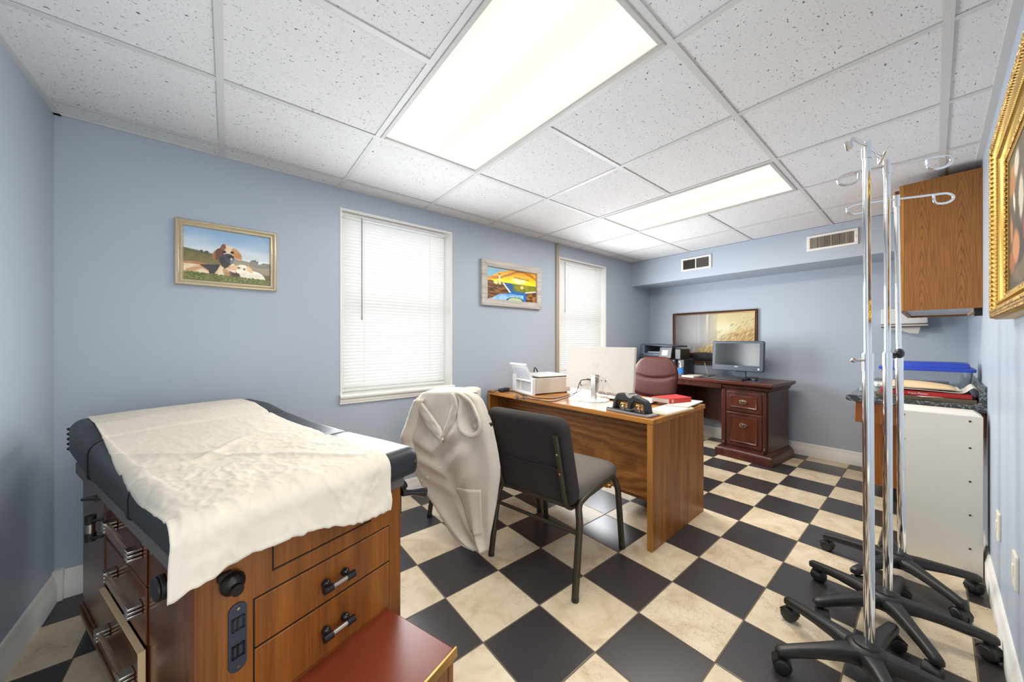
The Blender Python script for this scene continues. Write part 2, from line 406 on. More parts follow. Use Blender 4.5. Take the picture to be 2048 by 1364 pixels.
struct(MB().box(HX, HX + .15, -.55, RY - .15, 0, H + .12).box(HX, HX + .15, HY - .15, -1.45, 0, H + .12).box(HX, HX + .15, -1.45, -.55, 2.05, H + .12).build('wall_hall', M['wall']))  # opening added in this unseen wall to let daylight in
DOOR = (-.42, .62, 0, 2.05)  # unseen doorway, put in so daylight enters from behind the camera
b = MB(); b.box(LX, DOOR[0], HY - .15, HY, 0, H + .12); b.box(DOOR[1], HX, HY - .15, HY, 0, H + .12); b.box(DOOR[0], DOOR[1], HY - .15, HY, 2.05, H + .12)
struct(b.build('wall_entry', M['wall']))
b = MB()
for a, c in ((DOOR[0] - .07, DOOR[0]), (DOOR[1], DOOR[1] + .07)): b.box(a, c, HY, HY + .02, 0, 2.12)
b.box(DOOR[0], DOOR[1], HY, HY + .02, 2.05, 2.12)
struct(b.build('door_1', M['white_trim'], bevel=.004))
# suspended ceiling: tiles with holes for the two lights, and the T-bar grid
GX = [-.022 + .6096 * i for i in range(-1, 8)]; GY = [-.03 + .6096 * j for j in range(-2, 5)]
L1 = (GX[2], GX[3], GY[3], GY[5]); L2 = (GX[5], GX[6], GY[3], GY[5])
xs = sorted({LX - .15, BX + .15, L1[0], L1[1], L2[0], L2[1]}); ys = sorted({HY - .15, WY + .17, L1[2], L1[3]})
b = MB()
for x0, x1 in zip(xs, xs[1:]):
    for y0, y1 in zip(ys, ys[1:]):
        if y0 == L1[2] and x0 in (L1[0], L2[0]): continue
        b.box(x0, x1, y0, y1, H + .004, H + .03)
ceil = struct(b.build('ceiling', M['ceiling']))
b = MB(); w = .012
for x in GX:
    if LX < x < SX: b.box(x - w, x + w, HY, WY, H, H + .003)
for k, y in enumerate(GY):
    if HY < y < WY:
        for p, q in ([(LX, L1[0]), (L1[1], L2[0]), (L2[1], SX)] if k == 4 else [(LX, SX)]): b.box(p, q, y - w, y + w, H - .0005, H + .0025)
for a in ((LX, LX + .022, RY, WY), (LX, SX, WY - .022, WY), (HX, SX, RY, RY + .024)): b.box(*a, H - .001, H + .004)
struct(b.build('ceiling_grid', M['tee'], ceil))
# baseboards with a stepped, rounded profile
PROF = [(0, 0), (.016, 0), (.016, .085), (.0125, .09), (.0125, .1), (.009, .108), (.009, .118), (.004, .128), (0, .128)]
def base_run(name, p, d, n, L):
    p, d, n = Vector(p), Vector(d), Vector(n)
    rg = [[p + d * s + n * a + Vector((0, 0, z)) for a, z in PROF] for s in (0, L)]
    struct(MB().rings(rg, smooth=False).build(name, M['white_trim']))
base_run('baseboard_window', (LX, WY, 0), (1, 0, 0), (0, -1, 0), BX - LX)
base_run('baseboard_left', (LX, HY, 0), (0, 1, 0), (1, 0, 0), WY - HY)
base_run('baseboard_back', (BX, RY, 0), (0, 1, 0), (-1, 0, 0), WY - RY)
base_run('baseboard_right', (HX, RY, 0), (1, 0, 0), (0, 1, 0), BX - HX)
struct(MB().box(LX, LX + .032, WY - .032, WY, 0, .14).build('trim_1', M['white_trim'], bevel=.003))      # corner block
struct(MB().box(2.686, 2.728, WY - .022, WY, 0.1, H - .012).box(2.69, 2.724, WY - .028, WY, H - .03, H).build('trim_2', plain('beige_strip', (172, 158, 142), .5), bevel=.004))
# windows
def window(i, W):
    x0, x1, z0, z1 = W
    b = MB()                                             # painted reveal lining the hole
    t = .012
    b.box(x0, x0 + t, WY - .004, WY + .17, z0, z1); b.box(x1 - t, x1, WY - .004, WY + .17, z0, z1); b.box(x0 + t, x1 - t, WY - .004, WY + .17, z1 - t, z1); b.box(x0 + t, x1 - t, WY, WY + .17, z0, z0 + .01)
    r = struct(b.build('window_%d' % i, M['white_trim']))
    f = MB(); a, c, lo, hi = x0 + t, x1 - t, z0 + .01, z1 - t; w = .045
    zm = (lo + hi) / 2
    for (p, q, u, v, y) in ((a, a + w, lo, hi, 0), (c - w, c, lo, hi, 0), (a + w, c - w, lo, lo + w, 0), (a + w, c - w, hi - w, hi, 0), (a + w, c - w, zm - .025, zm + .025, 0)):
        f.box(p, q, WY + .115, WY + .155, u, v)
    struct(f.build('window_frame', M['white_plastic'], r, bevel=.004))
    struct(MB().box(a + w - .005, c - w + .005, WY + .133, WY + .137, lo + w - .005, hi - w + .005).build('window_pane', M['glass'], r))
    # stool and apron moulding below the opening
    pr = [(0, -.05), (.016, -.05), (.016, -.036), (.021, -.034), (.021, -.018), (.03, -.014), (.034, -.006), (.034, .008), (.03, .012), (0, .012)]
    rg = [[(x, WY - dy, z0 + dz) for dy, dz in pr] for x in (x0 - .004, x1 + .01)]
    struct(MB().rings(rg, smooth=False).build('window_sill', M['white_trim'], r))
    return r
window(1, W1); window(2, W2)
def blind(W, label, wand_x, wand_len, cords):
    x0, x1, z0, z1 = W[0] + .016, W[1] - .05, W[2], W[3] - .014
    yb = WY + .045
    t = thing('window_blind', label, 'blind', ((x0 + x1) / 2, yb, z1), 0, 'mini blinds in the two windows'); hw = (x1 - x0) / 2
    MB().box(-hw, hw, -.016, .018, -.028, 0).build('headrail', M['white_plastic'], t, bevel=.004)
    bot = -(z1 - (W[2] + .055)); n = 51; b = MB(); pitch = (-.04 - bot) / n
    for k in range(n):
        z = -.04 - pitch * (k + .5); th = math.radians(61); jit = random.uniform(-.03, .03)
        def fn(u, v, z=z, th=th + jit):
            s = (v - .5) * .0262; cu = .0016 * (1 - (2 * v - 1) ** 2)
            return ((u * 2 - 1) * hw, -s * math.cos(th) - cu * math.sin(th), z + s * math.sin(th) * -1 * -1 + cu * math.cos(th))
        b.grid(fn, 1, 3)
    b.build('slats', M['slat'], t)
    MB().box(-hw, hw, -.012, .012, bot - .03, bot - .016).build('bottom_rail', M['white_plastic'], t, bevel=.004)
    for c in cords:
        b = MB()
        for y in (-.0135, .0135): b.tube([((c * 2 - 1) * hw, y, -.03), ((c * 2 - 1) * hw, y, bot - .016)], .0009, 5)
        b.build('ladder_cord', M['white_plastic'], t)
    xw = (wand_x * 2 - 1) * hw
    b = MB().tube([(xw, -.012, -.02), (xw, -.026, -.03), (xw, -.026, -wand_len)], .0038, 8); b.cyl((xw, -.026, -wand_len), (xw, -.026, -wand_len - .02), .005, 8)
    b.build('tilt_wand', plain('smoky_wand', (150, 150, 150), .2), t)
    return t
blind(W1, 'closed white mini blind in the larger window left of the lighthouse picture', .165, .72, (.19, .83))
blind(W2, 'closed white mini blind in the far window right of the beige vertical strip', .13, .55, (.15, .85))

# ================================================================ ceiling lights and vents
def troffer(L, label, watts):
    x0, x1, y0, y1 = L; cx, cy = (x0 + x1) / 2, (y0 + y1) / 2; hx, hy = (x1 - x0) / 2 - .013, (y1 - y0) / 2 - .013
    t = thing('ceiling_light', label, 'light', (cx, cy, H), 0, 'fluorescent lights in the dropped ceiling')
    b = MB(); w = .02
    for a in ((-hx, -hx + w, -hy, hy), (hx - w, hx, -hy, hy), (-hx + w, hx - w, -hy, -hy + w), (-hx + w, hx - w, hy - w, hy)): b.box(*a, -.004, .012)
    b.build('light_frame', plain('grey_white_frame', (190, 188, 184), .5), t, bevel=.003)
    MB().box(-hx + w, hx - w, -hy + w, hy - w, .004, .008).build('diffuser', M['diffuser'], t)
    MB().box(-hx - .005, hx + .005, -hy - .005, hy + .005, .06, .1).build('housing', M['tee'], t)
    la = bpy.data.lights.new('tubes', 'AREA'); la.shape = 'RECTANGLE'; la.size = 2 * hx - .08; la.size_y = 2 * hy - .08; la.energy = watts; la.color = (1, .93, .82)
    lo = bpy.data.objects.new('fluorescent_tubes', la); C.objects.link(lo); lo.location = (cx, cy, H - .006)
LAMP_W = 11
troffer(L1, 'large lit fluorescent panel nearest the camera, running over the coat and table', 13)
troffer(L2, 'farther lit fluorescent panel above the mahogany desk, near the vents', 29)
def vent(u0, v0, u1, v1, vertical, label):
    p, q = at_x(u0, v0, SX), at_x(u1, v1, SX)
    cy, cz = (p.y + q.y) / 2, (p.z + q.z) / 2; hw, hh = abs(p.y - q.y) / 2, abs(p.z - q.z) / 2
    t = thing('air_vent', label, 'vent', (SX, cy, cz), 0, 'air vents on the soffit')
    b = MB(); w = .02
    for a in ((-hw, hw, -hh, -hh + w), (-hw, hw, hh - w, hh), (-hw, -hw + w * 1.2, -hh + w, hh - w), (hw - w * 1.2, hw, -hh + w, hh - w)): b.box(-.012, -.001, *a)
    if not vertical: b.box(-.012, -.001, -.006, .006, -hh + w, hh - w)
    b.build('frame', M['white_trim'], t, bevel=.003)
    MB().box(-.0025, -.001, -hw + w, hw - w, -hh + w, hh - w).build('dark_opening', plain('vent_dark', (28, 26, 24), .8), t)
    b = MB()
    if vertical:
        n = 26
        for k in range(n):
            y = -hw + w * 1.3 + (2 * hw - 2.6 * w) * (k + .5) / n
            b.box(-.0015, .0015, -.0065, .0065, -hh + w, hh - w, M=Matrix.Translation((-.008, y, 0)) @ Matrix.Rotation(random.uniform(.2, .9), 4, 'Z'))
        sm = plain('vent_fin', (148, 140, 128), .5)
    else:
        for k in range(6):
            z = -hh + w + (2 * hh - 2 * w) * (k + .5) / 6
            b.box(-.007, .007, -hw + w, -.006, -.001, .001, M=Matrix.Translation((-.007, 0, z)) @ Matrix.Rotation(.9, 4, 'Y'))
            b.box(-.007, .007, .006, hw - w, -.001, .001, M=Matrix.Translation((-.007, 0, z)) @ Matrix.Rotation(-.9, 4, 'Y'))
        sm = plain('vent_fin_grey', (84, 78, 72), .5)
    b.build('fins', sm, t)
    b = MB(); 
    for y in (-hw + .012, hw - .012): b.cyl((-.014, y, 0), (-.011, y, 0), .004, 8)
    b.build('screws', M['dull_chrome'], t)
vent(1363, 519, 1423, 535, False, 'small white-framed vent with two dark louvred halves, left end of soffit')
vent(1614, 474, 1717, 488, True, 'wide white-framed vent with upright fins, right end of soffit')
def plate(u, v, ht, label):
    p = at_y(u, v, RY + .004)
    t = thing('wall_plate', label, 'wall plate', (p.x, RY, p.z), 0)
    MB().prism(rrect(-.037, .037, -ht / 2, ht / 2, .006), 0, .008, M=Matrix.Rotation(-PI / 2, 4, 'X')).build('cover', M['ivory'], t, bevel=.002)
    MB().box(-.012, .012, .006, .011, -.02, .02).build('insert', M['ivory'], t, bevel=.001)
plate(1997, 1051, .115, 'ivory wall plate low on right wall, the farther one beside white panel')
plate(2031, 1141, .115, 'ivory wall plate low on right wall, the nearer one at picture edge')

# ================================================================ pictures
def canvas(name, w, h, col, mat, parent, Mx, n=150, gain=1.):
    m = int(n * h / w); vs = []; cs = []
    for j in range(m + 1):
        for i in range(n + 1):
            vs.append(Mx @ Vector(((i / n - .5) * w, 0, (j / m - .5) * h))); cs.append(lin(tuple(min(255, k * gain) for k in col(i / n, 1 - j / m))))
    fs = [(j * (n + 1) + i, j * (n + 1) + i + 1, (j + 1) * (n + 1) + i + 1, (j + 1) * (n + 1) + i) for j in range(m) for i in range(n)]
    me = bpy.data.meshes.new(name); me.from_pydata([tuple(v) for v in vs], [], fs)
    a = me.color_attributes.new('Col', 'FLOAT_COLOR', 'POINT')
    for k, c in enumerate(cs): a.data[k].color = c
    me.materials.append(mat); o = bpy.data.objects.new(name, me); C.objects.link(o); o.parent = parent
    return o
def nz(x, y, s=1, z=0): return noise.noise(Vector((x * s, y * s, z)))
def mixc(a, b, t): t = max(0, min(1, t)); return tuple(a[k] + (b[k] - a[k]) * t for k in range(3))
def ell(x, y, cx, cy, rx, ry, rot=0):
    dx, dy = x - cx, y - cy; c, s = math.cos(rot), math.sin(rot)
    return math.hypot((dx * c + dy * s) / rx, (-dx * s + dy * c) / ry)
def inside(poly, x, y):
    r = False; n = len(poly)
    for i in range(n):
        (a, b), (c, d) = poly[i], poly[(i + 1) % n]
        if (b > y) != (d > y) and x < (c - a) * (y - b) / (d - b) + a: r = not r
    return r
def moulding(w, h, prof):                               # frame swept round a rectangle in local XZ; prof = (distance inward, height out of wall)
    rg = []
    for sx, sz in ((-1, -1), (1, -1), (1, 1), (-1, 1)):
        rg.append([(sx * (w / 2 - d), -o, sz * (h / 2 - d)) for d, o in prof])
    return MB().rings(rg, closed=True, smooth=False)
def frame_on(name, label, P0, P1, out):                 # from two opposite corners on a wall; out = direction into the room
    c = (P0 + P1) / 2; h = abs(P0.z - P1.z); w = math.hypot(P0.x - P1.x, P0.y - P1.y)
    rz = {(0, -1): 0, (-1, 0): -PI / 2, (0, 1): PI}[out]
    return thing(name, label, 'picture', c, rz), w, h
# --- two dogs on grass
def dogs(x, y):
    y += .0
    hor = .47 + .13 * x if x < .55 else .50 + .1 * x
    hor = .42 + .2 * x
    n = nz(x, y, 9) * .5 + nz(x, y, 25, 3) * .3
    c = mixc((132, 164, 196), (206, 212, 214), sstep(0, .5, y + .12 * nz(x * 2, y * 5, 1.3)) * .9 + .12 * nz(x, y * 3, 3, 5))
    if y > hor: c = mixc((92, 88, 50), (128, 112, 62), .5 + n)
    if hor - .02 < y < hor + .02: c = mixc(c, (70, 76, 48), .7)
    for tx, ty, r in ((.19, .44, .018), (.245, .455, .022)):
        if ell(x, y, tx, ty, r, r * 1.4) < 1 + n: c = (66, 72, 44)
    for tx, ty, rx, ry in ((.80, .56, .06, .08), (.95, .60, .07, .06), (.9, .62, .14, .04)):
        if ell(x, y, tx, ty, rx, ry) < 1 + 1.1 * n: c = mixc((46, 50, 34), (92, 74, 44), .4 + n)
    if x > .62 and y > .7: c = mixc((88, 70, 44), (112, 92, 56), .5 + n)
    g = .84 + .05 * x + .02 * nz(x, 0, 30)
    # big dog
    if ell(x, y, .13, .78, .21, .13, .06) < 1: c = mixc((228, 206, 176), (176, 116, 66), max(0, .25 - y * .0 + 1.6 * nz(x, y, 7, 2)) + (.8 if y < .70 else 0))
    if ell(x, y, .11, .79, .1, .03, -.45) < 1: c = (196, 150, 104)
    if inside([(.17, .70), (.41, .66), (.46, .74), (.33, .93), (.28, .90), (.27, .8)], x, y): c = mixc((42, 36, 36), (62, 54, 50), .5 + n)
    if inside([(.40, .66), (.56, .62), (.58, .86), (.53, .97), (.30, .93), (.37, .76)], x, y): c = mixc((226, 206, 178), (198, 152, 104), .35 + 1.5 * nz(x, y, 8, 4))
    if ell(x, y, .475, .84, .035, .12, -.3) < 1: c = mixc((206, 166, 120), (176, 128, 84), .5 + n)
    if ell(x, y, .41, .95, .14, .045) < 1: c = (226, 204, 178)
    if inside([(.40, .66), (.45, .60), (.50, .68), (.45, .74)], x, y): c = (52, 44, 42)
    if ell(x, y, .47, .42, .095, .155) < 1: c = mixc((224, 198, 166), (196, 150, 106), .35 + 1.6 * nz(x, y, 9, 7))
    if ell(x, y, .375, .46, .055, .13, .35) < 1: c = mixc((96, 58, 34), (160, 98, 50), sstep(.36, .33, x))
    if ell(x, y, .59, .43, .05, .12, -.35) < 1: c = mixc((206, 156, 96), (170, 112, 60), .4 + n)
    if ell(x, y, .43, .32, .03, .07, .2) < 1: c = (120, 78, 52)
    if ell(x, y, .475, .555, .085, .125, .25) < 1: c = mixc((34, 32, 38), (86, 86, 92), max(0, .35 - 4 * abs(x - .475)) + .6 * n)
    if ell(x, y, .52, .50, .04, .045) < 1: c = (24, 22, 26)
    if ell(x, y, .525, .53, .012, .02) < 1: c = (170, 170, 176)
    for ex, ey in ((.445, .405), (.535, .40)):
        if ell(x, y, ex, ey, .022, .026) < 1: c = (24, 18, 16)
    # puppy
    if ell(x, y, .77, .90, .17, .17) < 1 and y < 1.02: c = mixc((226, 210, 190), (240, 232, 218), .5 + n)
    if ell(x, y, .655, .72, .085, .10) < 1: c = mixc((232, 218, 196), (214, 188, 154), .3 + n)
    if ell(x, y, .56, .70, .045, .06, .6) < 1: c = (196, 150, 100)
    if ell(x, y, .745, .71, .03, .075, -.4) < 1: c = (204, 160, 98)
    for ex, ey in ((.615, .69), (.68, .705)):
        if ell(x, y, ex, ey, .018, .022) < 1: c = (30, 24, 22)
    if inside([(.50, .77), (.62, .82), (.66, .95), (.60, .98), (.52, .95)], x, y): c = mixc((54, 44, 36), (128, 92, 60), .4 + n)
    if ell(x, y, .70, .97, .03, .06) < 1: c = (48, 40, 30)
    if y > g: c = mixc((74, 84, 34), (132, 132, 56), .5 + 1.2 * nz(x, y, 40) + .5 * nz(x, y, 14))
    return c
P0, P1 = at_y(349, 436, WY - .022), at_y(553, 583, WY - .022)
P0.z, P1.z = 1.832, 1.482
t, w, h = frame_on('framed_picture', 'champagne-framed picture of a big dog and puppy lying on grass', P0, P1, (0, -1)); t.location.y = WY
moulding(w, h, [(0, 0), (0, .024), (.004, .027), (.01, .027), (.013, .02), (.017, .017), (.02, .021), (.028, .021), (.034, .012), (.034, .008), (.034, 0)]).build('frame', M['silver_gold'], t)
canvas('print', w - .064, h - .064, dogs, M['print_gloss'], t, Matrix.Translation((0, -.010, 0)), 190, 1.1)
# --- lighthouse at sunset
def light(x, y):
    n = nz(x, y, 6) * .6 + nz(x, y, 17, 4) * .4
    hz = .44 + .0 * x
    c = mixc((214, 150, 22), (246, 214, 30), sstep(.0, .44, y) + .5 * n)
    c = mixc(c, (206, 140, 20), sstep(.22, .05, y) * .7)
    if y < .36 - .9 * x + .1 * n: c = mixc((84, 158, 196), (120, 176, 200), .5 + n)
    c = mixc(c, (130, 168, 176), sstep(.14, .0, y) * sstep(.55, .3, x))
    if abs(y - (.17 + .14 * math.sin(x * 6 + .6))) < .035 + .05 * n and x > .1: c = mixc(c, (150, 84, 20), .75)
    if abs(y - (.36 - .3 * x + .03 * n)) < .05 and x < .25: c = mixc(c, (196, 110, 24), .7)
    d = ell(x, y, .63, .33, .17, .12); c = mixc(c, (250, 240, 170), sstep(1.15, .5, d))
    if abs(y - .235 - .12 * (x - .6)) < .02 + .02 * n and .52 < x < .85: c = (170, 110, 30)
    if y > hz:
        c = mixc((96, 104, 22), (150, 140, 30), .5 + n)
        c = mixc(c, (18, 78, 140), sstep(.62, .42, x + .12 * n - .1 * (y - .5)))
        if y > .66: c = mixc(c, (22, 96, 176), sstep(.62, .76, y + .1 * n))
        if ell(x, y, .69, .53, .035, .05) < 1: c = (226, 200, 110)
        if y > .82 - .06 * x + .03 * n and x < .72: c = mixc((94, 150, 200), (160, 196, 218), .5 + 1.6 * n)
        if ell(x, y, .58, .95, .14, .09) < 1 + .5 * n: c = mixc((196, 198, 140), (150, 178, 150), .5 + n)
        if abs(ell(x, y, .55, .98, .16, .1) - 1) < .1: c = (20, 66, 76)
    cl = [(0, .42), (.08, .40), (.14, .43), (.26, .42), (.34, .52), (.41, .63), (.47, .73), (.36, .77), (.22, .82), (.1, .95), (.0, .99)]
    if inside(cl, x, y): c = mixc((58, 38, 20), (146, 92, 40), .45 + 1.3 * nz(x + y * .8, y * 3 - x, 7, 6) + .4 * n)
    if abs(x - (.31 + .5 * (y - .45))) < .012 + .02 * (y - .4) and .45 < y < .74: c = (214, 220, 206)
    r2 = [(.74, 1.01), (.8, .86), (.76, .76), (.85, .69), (1.01, .62), (1.01, 1.01)]
    if inside(r2, x, y): c = mixc((70, 44, 20), (170, 112, 52), .45 + 1.2 * nz(x, y, 12, 8))
    if abs(y - (.66 - .28 * (x - .85))) < .018 and x > .76: c = (206, 216, 196)
    if .228 < x < .252 and .2 < y < .46: c = (246, 236, 190)
    if .222 < x < .258 and .17 < y < .215: c = (90, 40, 26)
    if ell(x, y, .175, .465, .045, .045) < 1: c = (240, 206, 130)
    if ell(x, y, .25, .47, .025, .04) < 1: c = (236, 212, 150)
    return c
P0, P1 = at_y(964, 516, WY - .03), at_y(1083, 619, WY - .03)
P0.z, P1.z = 1.913, 1.500
t, w, h = frame_on('framed_picture', 'painting of a lighthouse at yellow sunset in whitewashed wood frame', P0, P1, (0, -1)); t.location.y = WY
b = MB(); fw = .062
for q in ([(-w/2, -h/2), (w/2, -h/2), (w/2 - fw, -h/2 + fw), (-w/2 + fw, -h/2 + fw)], [(-w/2, h/2), (w/2, h/2), (w/2 - fw, h/2 - fw), (-w/2 + fw, h/2 - fw)],
          [(-w/2, -h/2), (-w/2, h/2), (-w/2 + fw, h/2 - fw), (-w/2 + fw, -h/2 + fw)], [(w/2, -h/2), (w/2, h/2), (w/2 - fw, h/2 - fw), (w/2 - fw, -h/2 + fw)]):
    b.prism(q, .004, .032, M=Matrix.Rotation(PI / 2, 4, 'X'))
b.build('frame', M['white_wood'], t, bevel=.004)
canvas('painting', w - 2 * fw + .006, h - 2 * fw + .006, light, M['oil'], t, Matrix.Translation((0, -.014, 0)), 160, 1.14)
# --- wheat field print over the mahogany desk
def wheat(x, y):
    n = nz(x * 3, y, 5) * .5
    st = .5 + .7 * nz(x * 26, y * .9, 1, 2)
    c = mixc((112, 106, 106), (232, 214, 150), sstep(.3, .62, x + .16 * (st - .5)))
    c = mixc(c, (248, 240, 190), sstep(.42, .0, ell(x, y, .68, .3, .5, .55)) * .9)
    c = mixc(c, (250, 246, 226), max(0, st - .62) * 1.5 * sstep(.3, .45, x) * sstep(.85, .6, x))
    c = mixc(c, (140, 132, 130), max(0, .42 - st) * .8 * sstep(.7, .5, x))
    ww = .80 - .52 * sstep(.12, .95, x)
    if y > ww - .06 + .05 * n:
        s = nz(x * 46 + y * 26, y * 12 - x * 6, 1, 9)
        c = mixc(c, mixc((236, 204, 120), (164, 118, 58), .36 + 1.1 * s), sstep(ww - .06, ww + .12, y + .08 * n))
    if x > .68 and y > .66 - .3 * (x - .68): 
        s = nz(x, y, 42, 5); c = (64, 56, 66) if s > .22 and x > .84 else mixc(c, (238, 202, 130), .4)
    if y > ww - .18 and x > .3 and nz(x * 60 + y * 40, y * 9 - x * 5, 1, 12) > .34: c = mixc(c, (120, 90, 54), .45)
    if y > .83 + .03 * math.sin(x * 7 + 2): c = mixc((40, 30, 34), (66, 54, 58), .5 + n)
    if ell(x, y, .16, .78, .09, .05, -.4) < 1: c = (40, 30, 26)
    if ell(x, y, .11, .77, .05, .025, -.9) < 1: c = (196, 128, 56)
    if inside([(.18, .8), (.24, .66), (.25, .74), (.21, .82)], x, y): c = (36, 28, 28)
    return c
P0, P1 = at_x(1346, 628, BX - .02), at_x(1515, 738, BX - .02)
P0.z, P1.z = 1.545, .895
t, w, h = frame_on('framed_picture', 'wide wheat field print in thin bronze frame behind the black computer', P0, P1, (-1, 0)); t.location.x = BX
moulding(w, h, [(0, 0), (0, .03), (.004, .034), (.009, .03), (.013, .022), (.018, .025), (.023, .02), (.027, .012), (.027, 0)]).build('frame', M['dark_frame'], t)
moulding(w - .046, h - .046, [(0, .012), (.0, .029), (.004, .030), (.008, .022), (.008, .012)]).build('gilt_lip', plain('rose_bronze_lip', (176, 138, 112), .3, .7), t)
canvas('print', w - .054, h - .054, wheat, M['print_satin'], t, Matrix.Translation((0, -.014, 0)), 260, .84)
# --- big gilt framed oil painting on the right wall, reaching out of the frame
def oil(x, y):
    n = nz(x, y, 5) * .6 + nz(x, y, 13, 3) * .4
    c = mixc((88, 80, 62), (58, 56, 48), sstep(.2, .8, y) + .8 * n)
    for cx, cy, rx, ry, a, col in ((.90, .2, .08, .14, .2, (176, 118, 66)), (.80, .14, .06, .1, 0, (214, 202, 182)), (.93, .55, .05, .16, .1, (190, 120, 70)), (.82, .7, .1, .14, .4, (196, 130, 84)), (.70, .42, .06, .2, .1, (206, 196, 176)),
                                   (.6, .6, .1, .2, 0, (150, 70, 56)), (.86, .38, .03, .1, .2, (226, 218, 202)), (.5, .35, .1, .2, 0, (170, 120, 80)), (.92, .80, .06, .12, .5, (158, 84, 62)), (.3, .5, .12, .3, 0, (130, 96, 66)), (.75, .9, .2, .08, 0, (104, 90, 72))):
        d = ell(x, y, cx, cy, rx, ry, a) + .7 * n
        c = mixc(c, col, sstep(1.1, .6, d))
    return c
gz0, gz1, gx1, gx0 = 1.258, 1.868, 2.11, 1.08
t = thing('framed_painting', 'large oil painting in ornate gilt frame on the right wall', 'picture', ((gx0 + gx1) / 2, RY, (gz0 + gz1) / 2), PI)
w, h = gx1 - gx0, gz1 - gz0
moulding(w, h, [(0, 0), (0, .035), (.004, .045), (.012, .05), (.03, .05), (.036, .042), (.048, .034), (.058, .036), (.062, .03), (.085, .018), (.09, .018), (.09, 0)]).build('frame', M['gold_smooth'], t)
b = MB()                                               # cast leaves along the outer rail and beads along the inner one
def along(inset, step):
    W2, H2 = w / 2 - inset, h / 2 - inset; out = []
    for a, e, ax in (((-W2, -H2), (W2, -H2), 0), ((W2, -H2), (W2, H2), 1), ((W2, H2), (-W2, H2), 0), ((-W2, H2), (-W2, -H2), 1)):
        L = math.hypot(e[0] - a[0], e[1] - a[1]); n = int(L / step)
        for k in range(n):
            s = (k + .5) / n; out.append((a[0] + (e[0] - a[0]) * s, a[1] + (e[1] - a[1]) * s, ax, k))
    return out
for x, z, ax, k in along(.012, .0095):
    s = -1 if k % 2 else 1
    b.ball((x + (0 if ax == 0 else .004 * s), -.047, z + (.004 * s if ax == 0 else 0)), .0085, (.62, .55, 1.1) if (ax == 1) else (1.1, .55, .62), 8)
for x, z, ax, k in along(.026, .016): b.ball((x, -.048, z), .0085, (.9, .5, .8), 8)
b.build('leaf_ornament', M['gold'], t)
b = MB()
for x, z, ax, k in along(.053, .0125): b.ball((x, -.036, z), .0052, n=8)
b.build('bead_ornament', M['gold_smooth'], t)
b = MB()
for x, z, ax, k in along(.074, .015): b.ball((x, -.0225, z), .0095, (.75, .4, .75), 8)
b.build('inner_ornament', M['gold'], t)
canvas('painting', w - .17, h - .17, lambda x, y: oil(1 - x, y), M['oil'], t, Matrix.Translation((0, -.016, 0)), 130)
# ================================================================ exam table (turned about 19 degrees)
EA = math.radians(18.9)
tb = thing('exam_table', 'walnut exam table with black padded top in the left corner', 'exam table', (-.056, 1.047, 0), EA)
TL, TW = 1.19, .585
body = rrect(0, TW, 0, TL, .018)
def outline(x0, x1, y0, y1, rl, rs):                   # plan of the carcass: big radius at the near left corner, small elsewhere
    out = []
    for cx, cy, a, r in ((x1 - rs, y1 - rs, 0, rs), (x0 + rs, y1 - rs, 90, rs), (x0 + rl, y0 + rl, 180, rl), (x1 - rs, y0 + rs, 270, rs)):
        for i in range(7):
            q = math.radians(a + 15 * i); out.append((cx + r * math.cos(q), cy + r * math.sin(q)))
    return out
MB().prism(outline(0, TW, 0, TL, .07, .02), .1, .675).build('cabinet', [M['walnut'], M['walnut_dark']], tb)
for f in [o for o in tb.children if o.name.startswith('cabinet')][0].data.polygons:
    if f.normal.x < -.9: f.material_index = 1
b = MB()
for o, z0, z1 in ((.012, .085, .105), (.02, .105, .125), (.012, .125, .14), (.006, .14, .15)): b.prism(outline(-o, TW + o * .2, -o * .2, TL + o, .08, .03), z0, z1)
b.build('plinth', M['walnut_dark'], tb, bevel=.003)
MB().box(.05, TW - .04, .05, TL - .035, 0, .086).build('toe_kick', M['black_plastic'], tb)
MB().prism(rrect(-.026, TW + .012, -.012, TL + .02, .03), .657, .7).build('top_board', M['grey_board'], tb, bevel=.003)
